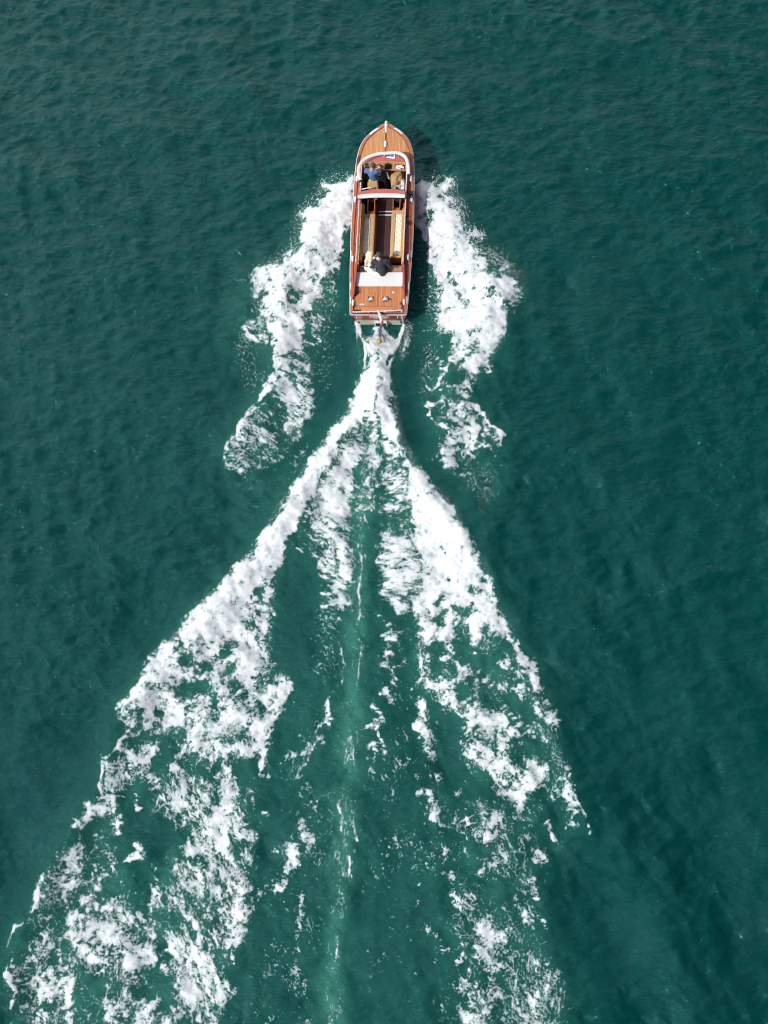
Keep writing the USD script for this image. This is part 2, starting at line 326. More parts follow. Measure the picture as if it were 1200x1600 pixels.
stroke(B, 'i', 0.8, 3, [(352, 718), (351, 727), (362, 732), (378, 736)], 5)
stroke(B, 'i', 0.95, 7, [(466, 572), (480, 579)], 6); stroke(B, 'i', 0.92, 5.5, [(483, 626), (481, 642), (473, 652)], 6)
stroke(B, 'i', 0.85, 5, [(471, 655), (452, 662), (446, 667)], 7); stroke(B, 'i', 0.75, 3, [(440, 662), (450, 675), (455, 682)], 5)
stroke(B, 'l', 0.75, 5, [(455, 595), (470, 600), (485, 605)], 7); stroke(B, 'l', 0.7, 4, [(438, 600), (470, 615), (488, 620)], 7)
area(B, 'l', 0.42, [(374, 510), (398, 492), (424, 525), (428, 548), (406, 548), (378, 545), (370, 525)], 10)
area(B, 'i', 0.13, [(395, 582), (425, 578), (424, 600), (408, 612), (398, 622)], 8)
area(B, 'l', 0.28, [(365, 736), (415, 742), (440, 716), (480, 690), (470, 730), (450, 760), (425, 775), (400, 760)], 12)
area(B, 'i', 0.14, [(495, 555), (518, 575), (518, 598), (505, 612), (495, 600)], 7)
stroke(B, 'i', 0.45, 0.9, [(360, 389), (369, 393), (378, 402)], 2.5)
area(B, 'l', 0.2, [(345, 440), (385, 430), (392, 500), (365, 540), (345, 500)], 15)
# the right bow wave
B = 'bow right'
area(B, 'i', 0.955, [(642, 289), (668, 292), (682, 291), (695, 283), (706, 286), (706, 295), (697, 304), (690, 312), (703, 317), (708, 325), (713, 343), (715, 353), (717, 365), (730, 370), (738, 383), (745, 393), (752, 399), (742, 408), (730, 440), (690, 440), (676, 423), (669, 403), (667, 385), (657, 368), (652, 353), (645, 338)], 5)
area(B, 'i', 0.89, [(690, 415), (742, 404), (757, 408), (773, 420), (790, 422), (807, 433), (812, 440), (813, 462), (807, 472), (803, 484), (792, 496), (789, 511), (780, 527), (778, 544), (768, 552), (764, 562), (757, 572), (740, 590), (720, 590), (700, 575), (706, 553), (701, 538), (698, 520), (684, 515), (682, 499), (675, 485), (685, 467), (683, 452), (672, 440), (674, 424)], 6)
stroke(B, 'i', 0.99, 15, [(693, 320), (704, 350), (712, 387), (728, 403), (712, 425)], 9)
stroke(B, 'i', 0.98, 10, [(738, 488), (738, 515), (724, 540), (711, 560), (694, 580), (685, 603)], 8)
stroke(B, 'i', 0.95, 9, [(750, 440), (760, 460)], 8); stroke(B, 'i', 0.93, 7, [(790, 445), (795, 465)], 8)
for q, r in (([(653, 345), (672, 342)], 4), ([(664, 360), (672, 352)], 3.5), ([(700, 433), (708, 445)], 3), ([(735, 418), (745, 420)], 2.5), ([(722, 436), (726, 441)], 3.5), ([(765, 424), (766, 432)], 3.5), ([(780, 434), (786, 436)], 3.2), ([(763, 460), (765, 466)], 4), ([(712, 460), (714, 466)], 3), ([(777, 470)], 4), ([(783, 488), (790, 482)], 3.5), ([(770, 500)], 4), ([(757, 483)], 3), ([(744, 540), (738, 555)], 3.5), ([(722, 570), (730, 562)], 3.5), ([(711, 583)], 3.5), ([(697, 594)], 2.8), ([(740, 455)], 2.5)):
    stroke(B, 'i', 0.6, r, q, 4.5, cut=True)
area(B, 'i', 0.55, [(755, 565), (766, 574), (766, 583), (752, 592), (742, 605), (735, 620), (718, 626), (700, 622), (690, 622), (700, 600), (722, 585), (740, 578)], 6)
stroke(B, 'i', 0.85, 2.2, [(757, 572), (766, 583), (755, 583)], 4); stroke(B, 'i', 0.8, 3, [(715, 620), (731, 620)], 5)
for pts in ([(708, 318), (722, 315), (731, 333), (726, 345), (716, 352), (710, 335)], [(726, 370), (735, 360), (750, 361), (758, 372), (752, 380), (740, 386)], [(752, 404), (760, 398), (777, 402), (792, 412), (797, 420), (775, 422)], [(690, 292), (698, 280), (709, 283), (706, 296)]):
    area(B, 'i', 0.5, pts, 6)
stroke(B, 'i', 0.75, 3, [(655, 437), (668, 437), (682, 442)], 5); stroke(B, 'i', 0.6, 2, [(659, 446), (656, 455), (658, 463)], 4)
area(B, 'r', 0.48, [(655, 440), (684, 440), (686, 465), (676, 486), (684, 500), (670, 505), (657, 480)], 8)
area(B, 'r', 0.36, [(657, 500), (685, 500), (702, 540), (692, 572), (672, 582), (660, 565), (662, 530)], 8)
stroke(B, 'i', 0.7, 2.6, [(660, 507), (670, 513)], 4); stroke(B, 'r', 0.7, 3, [(664, 570), (680, 577)], 4); stroke(B, 'i', 0.8, 3.2, [(665, 603), (674, 608)], 4)
area(B, 'i', 0.58, [(675, 622), (700, 622), (731, 625), (745, 636), (754, 648), (759, 657), (775, 668), (788, 679), (782, 695), (776, 712), (765, 700), (745, 706), (724, 728), (706, 734), (693, 714), (691, 693), (687, 685), (678, 669), (668, 655), (665, 634)], 5)
for r, q in ((5.5, [(671, 630), (675, 636)]), (2.8, [(670, 642), (669, 650), (673, 658), (680, 664)]), (7, [(685, 667), (697, 680)]), (7.5, [(698, 697), (700, 714)]), (5, [(701, 720), (707, 731)])):
    stroke(B, 'i', 0.97, r, q, 5)
for r, q in ((2.6, [(731, 630), (742, 633), (752, 645), (757, 655), (768, 666), (778, 672), (784, 679), (781, 695)]), (3.6, [(708, 681), (722, 676), (732, 671), (744, 679)]), (2.2, [(740, 681), (741, 700), (755, 700), (766, 697), (768, 705)]), (2, [(712, 715), (724, 705), (740, 715), (726, 728)]), (2.4, [(660, 628), (668, 640)])):
    stroke(B, 'i', 0.9, r, q, 4)
for q, r in (([(745, 655), (750, 662)], 5.5), ([(755, 672), (750, 680)], 5.5), ([(730, 664)], 3.5), ([(768, 690)], 5.5), ([(752, 692), (745, 690)], 3), ([(715, 712)], 5), ([(705, 665)], 4)):
    stroke(B, 'i', 0.75, r, q, 4, cut=True)
area(B, 'i', 0.27, [(715, 735), (735, 715), (778, 714), (788, 750), (770, 790), (755, 810), (735, 790), (715, 760)], 10)
area(B, 'i', 0.12, [(650, 715), (690, 700), (700, 730), (720, 760), (690, 745)], 10)
# the churned water behind the stern and the left arm of the wake
B = 'wake left'
area(B, 'i', 0.985, [(594, 512), (584, 512), (580, 519), (576, 535), (580, 556), (578, 570), (570, 582), (558, 607), (553, 628), (540, 652), (519, 670), (511, 687), (500, 705), (487, 726), (473, 747), (455, 772), (441, 790), (436, 798), (409, 843), (398, 860), (379, 879), (360, 898), (340, 920), (328, 933), (318, 955), (345, 965), (385, 950), (410, 915), (424, 900), (439, 879), (457, 840), (472, 813), (482, 794), (491, 771), (498, 747), (515, 729), (522, 705), (540, 682), (560, 668), (574, 655), (594, 650)], 5)
stroke(B, 'i', 0.985, 11, [(330, 945), (318, 962), (297, 985), (277, 1006), (258, 1025), (244, 1040)], 7)
stroke(B, 'i', 0.96, 8, [(250, 1037), (236, 1060), (214, 1085), (203, 1098)], 6); stroke(B, 'i', 0.9, 7, [(200, 1100), (204, 1120), (206, 1135)], 6)
stroke(B, 'i', 0.88, 7.5, [(540, 700), (535, 730), (528, 750), (523, 765), (528, 785)], 6)
stroke(B, 'i', 0.94, 10, [(432, 880), (418, 920), (410, 955), (412, 985), (402, 1012), (392, 1040)], 9)
area(B, 'i', 0.7, [(330, 955), (290, 1000), (245, 1042), (206, 1095), (196, 1113), (202, 1145), (232, 1172), (280, 1195), (330, 1200), (400, 1185), (425, 1140), (445, 1095), (450, 1065), (425, 1045), (405, 1030), (407, 1000), (420, 960), (420, 930), (400, 930)], 7)
for r, q in ((8, [(437, 1063), (428, 1095), (424, 1115), (411, 1145), (405, 1172), (404, 1208)]), (7, [(366, 1030), (385, 1040), (393, 1048)]), (8, [(372, 980), (385, 1005), (398, 1010)]), (6, [(330, 1060), (345, 1068), (356, 1078)]), (5, [(322, 1130), (330, 1145)]), (7, [(350, 1135), (375, 1125)]), (9, [(318, 1165), (325, 1180)]), (6, [(275, 1108), (300, 1100), (320, 1095)]), (4.5, [(248, 1138), (256, 1142)]), (5, [(241, 1160), (230, 1188)]), (5, [(237, 1215), (243, 1222)]), (5, [(270, 1200), (285, 1205)]), (8, [(350, 1195), (358, 1205)]), (5, [(290, 1045), (312, 1035)]), (5, [(255, 1070), (262, 1090), (268, 1110)]), (5, [(340, 1010), (325, 1025)]), (6, [(262, 1120), (280, 1075)]), (4, [(300, 1125), (340, 1110)])):
    stroke(B, 'i', 0.93, r, q, 6)
for q, r in (([(262, 1162), (276, 1166)], 14), ([(284, 1078), (300, 1080)], 9), ([(376, 1152)], 11), ([(400, 1108), (404, 1116)], 8), ([(410, 1060), (406, 1072)], 10), ([(342, 1113)], 8), ([(296, 1036)], 6), ([(322, 1046)], 7), ([(365, 1050)], 7), ([(372, 1075), (385, 1085)], 6), ([(252, 1108)], 5), ([(230, 1155)], 6), ([(250, 1190), (258, 1210)], 6), ([(385, 970)], 4), ([(405, 925), (407, 940)], 3.5), ([(352, 1020), (362, 1010)], 6), ([(290, 1115)], 5), ([(320, 1075)], 6), ([(345, 1160)], 5), ([(225, 1110)], 4), ([(300, 1185)], 6)):
    stroke(B, 'i', 0.8, r, q, 6, cut=True)
stroke(B, 'i', 0.85, 2.4, [(203, 1140), (192, 1160), (180, 1174), (165, 1184)], 4); stroke(B, 'i', 0.9, 2, [(165, 1184), (163, 1205), (161, 1225), (162, 1240)], 3); stroke(B, 'i', 0.8, 5, [(168, 1188), (178, 1195)], 6)
area(B, 'i', 0.4, [(205, 1140), (165, 1184), (162, 1235), (190, 1240), (230, 1235), (240, 1190), (232, 1160)], 7)
area(B, 'i', 0.44, [(165, 1235), (130, 1272), (115, 1310), (80, 1360), (60, 1410), (30, 1450), (14, 1490), (20, 1545), (18, 1600), (14, 1690), (120, 1720), (200, 1700), (245, 1600), (250, 1500), (215, 1420), (190, 1330), (195, 1250)], 10)
area(B, 's', 0.48, [(235, 1215), (330, 1205), (405, 1215), (405, 1290), (350, 1330), (310, 1330), (270, 1290), (240, 1265)], 9)
area(B, 's', 0.50, [(245, 1335), (330, 1300), (395, 1330), (405, 1395), (385, 1450), (365, 1505), (350, 1600), (335, 1690), (245, 1700), (240, 1600), (270, 1500), (235, 1420)], 9)
blobs = [(7, 140, 1258, 130, 1288), (4, 73, 1368, 62, 1412), (5, 216, 1240, 219, 1262), (8, 146, 1372, 156, 1382), (7, 174, 1352, 178, 1366), (5, 118, 1350, 126, 1358), (3.5, 196, 1345, 222, 1338), (3.5, 212, 1322, 220, 1328), (5, 162, 1402, 168, 1410), (9, 186, 1465, 196, 1478), (8, 128, 1488, 146, 1502), (5.5, 98, 1490, 82, 1514), (9, 108, 1535, 106, 1564), (7, 196, 1508, 208, 1514), (6, 220, 1428, 228, 1436), (5, 234, 1390, 242, 1404), (6, 238, 1446, 230, 1464), (7, 146, 1440, 132, 1462), (9, 292, 1428, 306, 1446), (10, 356, 1262, 338, 1278), (8, 352, 1226, 354, 1245), (7, 346, 1312, 356, 1330), (8, 378, 1296, 392, 1306), (11, 372, 1372, 384, 1392), (11, 376, 1410, 366, 1432), (9, 368, 1455, 360, 1480), (6, 364, 1492, 366, 1502), (8, 276, 1545, 294, 1550), (9, 250, 1560, 236, 1582), (5, 255, 1512, 262, 1520), (5, 264, 1480, 272, 1494), (4, 186, 1410, 208, 1436), (6, 108, 1580, 114, 1596), (5, 45, 1592, 60, 1600), (7, 290, 1610, 300, 1640), (7, 180, 1620, 190, 1650), (6, 100, 1640, 96, 1670), (4, 176, 1248, 186, 1300), (4, 100, 1392, 112, 1440), (4, 50, 1470, 46, 1500), (4, 330, 1340, 340, 1400), (5, 312, 1470, 320, 1500)]
for r, a, b, c, d in blobs: stroke(B, 'i', 0.9, r, [(a, b), (c, d)], 6.5)
for r, q in ((2.6, [(60, 1410), (56, 1424)]), (2.6, [(45, 1436), (32, 1442), (21, 1458), (11, 1480)]), (2.6, [(18, 1512), (23, 1530), (26, 1550)]), (1.3, [(24, 1556), (18, 1584), (12, 1610)]), (1.6, [(180, 1480), (186, 1530), (200, 1556)]), (1.4, [(168, 1395), (188, 1424), (204, 1450)])):
    stroke(B, 'i', 0.8, r, q, 3)
area(B, 'l', 0.78, [(566, 655), (540, 690), (515, 735), (492, 772), (478, 805), (510, 830), (540, 830), (552, 790), (562, 720), (574, 680)], 9)
area(B, 'l', 0.55, [(492, 780), (472, 815), (462, 842), (485, 872), (515, 900), (520, 950), (545, 960), (552, 880), (555, 800), (530, 780)], 9)
area(B, 'i', 0.5, [(566, 640), (574, 660), (566, 760), (560, 800), (583, 800), (590, 740), (596, 690), (592, 645)], 8)
for r, q in ((2.6, [(478, 800), (505, 815), (520, 825)]), (2.4, [(490, 822), (515, 840), (540, 850)]), (2.6, [(485, 842), (505, 850), (525, 852), (535, 862)]), (2, [(465, 857), (485, 868), (500, 874)]), (3.4, [(520, 842), (535, 850), (530, 868), (533, 885)]), (2.4, [(500, 898), (512, 902), (522, 899)]), (1.8, [(500, 926), (515, 928)]), (1.8, [(503, 950), (520, 944)]), (2.2, [(512, 775), (536, 790), (543, 800)]), (2.4, [(500, 765), (520, 770)])):
    stroke(B, 'l', 0.85, r, q, 3.5)
area(B, 'l', 0.24, [(480, 890), (530, 900), (540, 990), (530, 1060), (505, 1090), (490, 1050), (480, 960)], 14)
for r, lv, q in ((2.4, 0.8, [(522, 1080), (514, 1092), (509, 1104)]), (4.5, 0.85, [(512, 1106), (510, 1122)]), (3, 0.8, [(506, 1125), (495, 1135), (492, 1148)]), (4, 0.85, [(500, 1152), (490, 1160), (478, 1174)]), (3.2, 0.8, [(504, 1162), (488, 1170)]), (3, 0.85, [(474, 1176), (462, 1178), (451, 1181)]), (4, 0.7, [(480, 1180), (472, 1198), (468, 1212)]), (3.2, 0.7, [(480, 1220), (484, 1240)]), (4, 0.4, [(470, 1250), (478, 1258)]), (4.5, 0.75, [(474, 1285), (482, 1300), (486, 1312)]), (8.5, 0.88, [(460, 1330), (464, 1340)]), (4, 0.8, [(444, 1336), (428, 1332)]), (4.5, 0.7, [(452, 1348), (450, 1362)]), (4.5, 0.65, [(446, 1380), (436, 1390)]), (2.6, 0.7, [(412, 1270), (422, 1273)]), (3, 0.6, [(470, 1400), (465, 1450), (462, 1520)])):
    stroke(B, 'i', lv, r, q, 5)
area(B, 'i', 0.19, [(420, 1100), (520, 1080), (505, 1250), (480, 1400), (470, 1600), (430, 1600), (450, 1400), (440, 1250)], 16)
area(B, 'l', 0.1, [(330, 780), (400, 740), (420, 770), (390, 830), (340, 880)], 16)
area('wake left', 's', 0.17, [(500, 960), (545, 1000), (540, 1200), (525, 1400), (500, 1690), (340, 1690), (400, 1450), (430, 1250), (470, 1100)], 16)
area('wake right', 's', 0.17, [(570, 960), (650, 1000), (680, 1120), (720, 1250), (730, 1690), (540, 1690), (555, 1400), (565, 1200)], 16)
# strands of spray off both corners of the stern
for g, r, lv, q in (('wake left', 2.6, 0.97, [(557, 503), (560, 515), (566, 530), (574, 545), (583, 558)]), ('wake left', 1.6, 0.7, [(555, 508), (557, 530), (560, 550), (561, 568)]), ('wake left', 2.2, 0.85, [(567, 535), (570, 556), (570, 575)]), ('wake left', 1.4, 0.5, [(576, 520), (574, 545), (577, 560)]),
                    ('wake right', 3.6, 0.97, [(634, 500), (628, 518), (620, 533), (613, 545), (603, 558)]), ('wake right', 3, 0.62, [(637, 510), (634, 530), (629, 552), (624, 562)]), ('wake right', 2, 0.8, [(619, 535), (615, 556), (610, 575), (609, 585)]), ('wake right', 2, 0.55, [(640, 505), (640, 525), (636, 545)])):
    stroke(g, 'v', lv, r, q, 3)
# the right arm of the wake
B = 'wake right'
area(B, 'i', 0.985, [(592, 512), (601, 514), (611, 526), (620, 535), (612, 546), (603, 556), (602, 568), (608, 582), (611, 598), (613, 621), (613, 645), (624, 663), (626, 684), (628, 705), (636, 719), (643, 729), (666, 747), (680, 771), (697, 790), (710, 798), (712, 813), (733, 828), (739, 849), (748, 888), (746, 905), (700, 905), (665, 890), (655, 876), (649, 852), (640, 810), (637, 780), (638, 757), (636, 733), (631, 712), (615, 694), (596, 677), (592, 649)], 5)
area(B, 'i', 0.85, [(652, 880), (700, 880), (748, 888), (752, 896), (762, 937), (782, 944), (797, 975), (801, 1007), (780, 1010), (740, 1000), (700, 1005), (655, 1040), (652, 1014), (649, 981), (649, 948), (652, 909)], 6)
stroke(B, 'i', 0.985, 7, [(752, 900), (760, 935), (776, 952), (790, 978), (796, 1005), (815, 1030), (826, 1045), (832, 1062), (840, 1080)], 6)
stroke(B, 'i', 0.97, 10, [(662, 905), (665, 930), (660, 970), (664, 1000)], 8); stroke(B, 'i', 0.96, 11, [(700, 955), (712, 965)], 9); stroke(B, 'i', 0.95, 12, [(720, 915), (735, 930)], 10)
stroke(B, 'i', 0.93, 9, [(676, 985), (680, 1000)], 9); stroke(B, 'i', 0.93, 10, [(696, 1020), (712, 1030)], 8)
area(B, 'i', 0.62, [(652, 1005), (655, 1068), (680, 1102), (712, 1122), (722, 1150), (728, 1190), (760, 1190), (780, 1160), (800, 1130), (832, 1128), (866, 1143), (864, 1108), (846, 1083), (832, 1057), (800, 1007), (740, 995)], 7)
area(B, 'i', 0.52, [(720, 1130), (790, 1118), (842, 1130), (875, 1180), (888, 1230), (862, 1252), (840, 1225), (810, 1255), (780, 1245), (740, 1212), (722, 1180)], 8)
stroke(B, 'i', 0.95, 6, [(655, 1020), (657, 1045), (655, 1065)], 6)
for r, lv, q in ((6, 0.9, [(655, 1092), (658, 1105), (652, 1130)]), (7, 0.92, [(660, 1142), (668, 1158), (674, 1180)]), (8, 0.92, [(690, 1062), (702, 1080), (712, 1108)]), (5.5, 0.9, [(755, 1072), (745, 1092), (736, 1112), (732, 1124)]), (6, 0.92, [(740, 1124), (756, 1124), (766, 1130)]), (5, 0.88, [(784, 1118), (780, 1135)]), (6, 0.9, [(792, 1140), (786, 1150)]), (4, 0.85, [(730, 1162), (738, 1178), (750, 1176)]), (9, 0.9, [(802, 1225), (808, 1240)]), (6, 0.8, [(806, 1252), (806, 1265)]), (7, 0.75, [(738, 1250), (742, 1258)]), (7.5, 0.9, [(772, 1278), (764, 1300), (758, 1318)]), (4, 0.8, [(782, 1280), (790, 1290)]), (6.5, 0.9, [(753, 1344), (754, 1364)]), (3.4, 0.8, [(750, 1342), (733, 1336), (730, 1328)]), (6, 0.85, [(664, 1236), (676, 1258), (684, 1276)]), (4.5, 0.75, [(690, 1285), (700, 1290)]), (4.5, 0.8, [(700, 1362), (706, 1372)]), (4.5, 0.85, [(704, 1390), (714, 1404)]), (3.4, 0.8, [(805, 1402), (812, 1424), (820, 1440)]), (5, 0.88, [(834, 1328), (842, 1346)]), (3.4, 0.8, [(832, 1376), (840, 1404)]), (3, 0.6, [(856, 1288), (862, 1302), (868, 1312)]), (10, 0.92, [(752, 1450), (764, 1464)]), (6.5, 0.88, [(772, 1466), (784, 1468)]), (5.5, 0.85, [(748, 1478), (750, 1494)]), (7, 0.88, [(758, 1502), (774, 1512)]), (2.6, 0.75, [(736, 1488), (722, 1492), (711, 1502)]), (2.6, 0.75, [(764, 1526), (778, 1544)]), (8, 0.88, [(738, 1594), (752, 1584)]), (5, 0.8, [(724, 1582), (730, 1592)]), (4, 0.8, [(816, 1580), (826, 1604)]), (3.4, 0.7, [(664, 1450), (670, 1460)]), (4, 0.5, [(648, 1358), (656, 1372), (654, 1390)]), (3, 0.7, [(690, 1480), (700, 1484)]), (4, 0.6, [(846, 1436), (852, 1450)]), (3, 0.6, [(694, 1330), (698, 1340)]), (2.5, 0.7, [(776, 1090), (768, 1110), (776, 1130)]), (3, 0.75, [(684, 1216), (696, 1212)]), (4, 0.75, [(716, 1238), (726, 1222)]), (6, 0.8, [(760, 1620), (770, 1650)])):
    stroke(B, 'i', lv, r, q, 6)
for q, r in (([(676, 1014), (680, 1022)], 9), ([(720, 985), (726, 992)], 8), ([(720, 1010), (726, 1022)], 9), ([(683, 965), (688, 975)], 6), ([(716, 952)], 5), ([(758, 985), (762, 995)], 7), ([(776, 1022)], 7), ([(750, 1035)], 7), ([(680, 1045)], 6), ([(726, 1085), (730, 1075)], 8), ([(765, 1105), (755, 1098)], 9), ([(790, 1090), (800, 1105)], 9), ([(750, 1145)], 9), ([(735, 1155)], 6), ([(815, 1150), (828, 1165)], 10), ([(772, 1045)], 6), ([(800, 1065)], 5), ([(820, 1100), (826, 1115)], 8), ([(740, 925)], 4.5), ([(696, 905)], 4), ([(690, 935), (684, 945)], 4), ([(727, 960)], 4), ([(850, 1160), (860, 1195), (868, 1225)], 10), ([(800, 1180), (815, 1200)], 7), ([(690, 1120), (700, 1140)], 9)):
    stroke(B, 'i', 0.8, r, q, 5.5, cut=True)
stroke(B, 'i', 0.6, 6, [(842, 1085), (842, 1120), (850, 1150), (864, 1180), (878, 1210), (890, 1245), (896, 1285)], 7); stroke(B, 'i', 0.65, 2.4, [(852, 1092), (864, 1118), (867, 1145)], 4)
stroke(B, 'i', 0.75, 1.4, [(899, 1250), (912, 1275), (918, 1300)], 2.5)
area(B, 's', 0.29, [(690, 1250), (850, 1245), (852, 1500), (890, 1600), (880, 1690), (720, 1690), (690, 1400)], 14)
area(B, 'v', 0.27, [(790, 1440), (850, 1440), (900, 1600), (905, 1690), (800, 1690)], 14)
area(B, 'r', 0.54, [(592, 649), (600, 690), (596, 740), (590, 800), (586, 850), (590, 900), (598, 930), (652, 930), (652, 880), (642, 820), (638, 740), (629, 705), (610, 690)], 7)
for r, q in ((4.5, [(593, 818), (605, 822)]), (5.5, [(600, 800), (610, 790)]), (5, [(610, 748), (632, 752)]), (4, [(592, 862), (615, 872), (632, 878)]), (4, [(605, 890), (600, 902), (628, 903)]), (4.5, [(598, 912), (600, 926)]), (9, [(610, 932), (628, 948)]), (3.4, [(640, 936), (634, 926)]), (9, [(606, 975), (614, 996)]), (4, [(620, 985), (636, 985)]), (6.5, [(604, 1018), (600, 1034)]), (4.5, [(606, 1044), (614, 1062)]), (6, [(604, 1078), (604, 1090)]), (3, [(612, 1044), (624, 1038)]), (2.6, [(590, 962), (600, 975)]), (2.2, [(578, 1103), (588, 1112), (598, 1130)]), (4.5, [(572, 1135), (588, 1134)]), (2, [(586, 1140), (596, 1160), (603, 1176)]), (4.5, [(570, 1165), (580, 1160), (586, 1172)]), (2.6, [(586, 1178), (588, 1194)]), (4, [(574, 1182), (580, 1205)]), (4, [(612, 700), (620, 720)]), (4, [(598, 770), (618, 765)])):
    stroke(B, 'r', 0.8, r, q, 4.5)
area(B, 'i', 0.13, [(560, 1180), (600, 1180), (600, 1290), (570, 1330), (552, 1300)], 10)
# the pale trail the propeller leaves down the middle
B = 'trail'
TRAIL = [(584, 660), (578, 700), (572, 740), (567, 800), (564, 850), (562, 900), (560, 950), (557, 1000), (553, 1050), (550, 1100), (547, 1150), (544, 1200), (541, 1250), (538, 1300), (534, 1350), (530, 1400), (526, 1480), (521, 1550), (515, 1620), (512, 1690)]
stroke(B, 'r', 0.9, 9, [(582, 640), (580, 668)], 12); stroke(B, 'r', 0.72, 8, [(580, 665), (579, 690)], 12); stroke(B, 'r', 0.5, 9, [(581, 645), (580, 690), (574, 740), (568, 790)], 8)
stroke(B, 'v', 0.30, 8, TRAIL, 12, r2=14)
for r, q in ((1.5, [(562, 860), (566, 890), (560, 925), (562, 960), (556, 990)]), (1.4, [(568, 800), (575, 825)]), (1.4, [(530, 1000), (536, 1040), (533, 1070)]), (1.4, [(560, 1000), (566, 1010), (560, 1050), (556, 1080)]), (1.4, [(545, 1140), (550, 1170), (553, 1195)]), (1.6, [(528, 1258), (536, 1275), (533, 1300)]), (1.4, [(552, 1285), (558, 1315)]), (1.6, [(530, 1345), (535, 1370)]), (1.4, [(545, 1340), (546, 1372)]), (1.2, [(502, 1270), (506, 1288)])):
    stroke(B, 'v', 0.8, r, q, 3)

# ---------------------------------------------------------------- the shape of the water
WD = 0.06
WX = np.arange(-21.0, 18.0 + WD / 2, WD); WY = np.arange(-29.4, 19.2 + WD / 2, WD)
WXX, WYY = np.meshgrid(WX, WY)
def ocean(n, dx, trains, seed):
    """A patch of sea from random waves: trains is a list of (heading in degrees, spread power, shortest, longest wave, steepness)."""
    r = np.random.default_rng(seed); k1 = np.fft.fftfreq(n, dx) * 2 * np.pi; kx, ky = np.meshgrid(k1, k1); k = np.hypot(kx, ky); k[0, 0] = 1; th = np.arctan2(ky, kx); out = 0
    for head, power, short, long, steep in trains:
        lam = 2 * np.pi / k; band = smooth01((lam - short * 0.7) / (short * 0.6)) * smooth01((long * 1.3 - lam) / (long * 0.6)); band[0, 0] = 0
        amp = band * k ** -2.2 * (0.06 + np.abs(np.cos(th - math.radians(head))) ** power)
        spec = amp * (r.normal(size=(n, n)) + 1j * r.normal(size=(n, n))); h = np.real(np.fft.ifft2(spec))
        gy, gx = np.gradient(h, dx); out = out + h * steep / np.sqrt((gx ** 2 + gy ** 2).mean())
    return out
sea = ocean(1024, WD, [(95, 1.5, 0.2, 1.1, 0.17), (35, 1.5, 0.24, 1.8, 0.17), (60, 1, 1.2, 5.0, 0.10), (75, 3, 3.0, 9.0, 0.03)], 3)[:len(WY), :len(WX)]
gust = 0.55 + 0.9 * fbm(WXX / 9 + 3, WYY / 6, 3, 40)
def coarse(pts_list, soft):
    """Distance-shaped field on the water grid: pts_list of (height or level, radius px, points)."""
    out = np.zeros(WXX.shape)
    for lv, r, pts in pts_list:
        p = W(pts); best = np.full(WXX.shape, 1e9)
        for a, b in zip(p[:-1], p[1:]): best = np.minimum(best, seg_dist(WXX, WYY, a, b)[0])
        f = lv * np.exp(-(best / (r / PXM)) ** 2); out = np.where(np.abs(f) > np.abs(out), f, out)
    return out
calm = np.clip(coarse([(0.75, 26, [(548, 400), (535, 470), (520, 560), (490, 680), (455, 735)]), (0.75, 24, [(650, 400), (650, 500), (640, 600), (660, 690), (700, 760)]),
                       (0.5, 40, [(460, 900), (470, 1000), (470, 1200), (430, 1500)]), (0.5, 30, [(640, 1080), (625, 1250), (620, 1500)]), (0.6, 30, [(602, 500), (590, 400), (602, 250)])], 0), 0, 0.8)
ridge = coarse([(0.30, 30, [(556, 290), (525, 320), (490, 380), (450, 440), (440, 540), (430, 600), (370, 690)]), (0.28, 32, [(645, 295), (680, 330), (715, 390), (760, 440), (775, 480), (740, 540), (700, 600), (690, 700)]),
                (0.22, 20, [(590, 540), (590, 600), (585, 650)])], 0)
ridge += coarse([(0.26, 26, [(585, 630), (545, 670), (490, 750), (440, 815), (385, 895), (320, 975), (235, 1075), (190, 1130), (150, 1240), (60, 1410), (0, 1560)]),
                 (0.26, 28, [(592, 630), (618, 680), (645, 745), (705, 830), (745, 920), (790, 1000), (840, 1090), (890, 1200), (960, 1330), (1090, 1600)])], 0)
trough = coarse([(-0.16, 22, [(563, 507), (566, 520)]), (-0.16, 22, [(620, 505), (618, 520)]), (-0.12, 34, [(535, 480), (520, 580), (480, 690)]), (-0.12, 34, [(650, 480), (650, 580), (665, 690)]),
                 (-0.12, 50, [(470, 900), (430, 1020), (440, 1200)]), (-0.1, 40, [(690, 1200), (640, 1000)])], 0)
# the two diverging wave fronts outside the arms of the wake
def front(pts, lam, amp, out_to):
    p = W(pts); best, side = np.full(WXX.shape, 1e9), np.zeros(WXX.shape)
    for a, b in zip(p[:-1], p[1:]):
        d, t = seg_dist(WXX, WYY, a, b); s = (b[0] - a[0]) * (WYY - a[1]) - (b[1] - a[1]) * (WXX - a[0])
        side = np.where(d < best, np.sign(s), side); best = np.minimum(best, d)
    sd = best * side
    return amp * np.sin(2 * np.pi * sd / lam) * np.exp(-((sd - out_to) / (0.8 * lam)) ** 2)
fade_r = smooth01((-WYY - 11) / 8)
swell = front([(880, 1190), (940, 1320), (1060, 1600), (1120, 1740)], 4.6, 0.13, 1.2) * fade_r
swell += front([(300, 900), (180, 1080), (60, 1330), (-60, 1560)], 3.4, 0.07, -1.0) * smooth01((-WYY - 6) / 8) * smooth01((2 - WXX) / 6)
chop = ocean(1024, WD, [(38, 8, 0.3, 1.2, 0.16)], 8)[:len(WY), :len(WX)]
band = coarse([(1.0, 95, [(900, 1230), (1000, 1350), (1120, 1600)])], 0) * smooth01((-WYY - 9) / 5)
swell += chop * band * 1.1
churn = np.zeros(CXX.shape)
for g in D.values():
    for a in g.values(): churn = np.maximum(churn, a)
churn = ndimage.gaussian_filter(churn, 2)
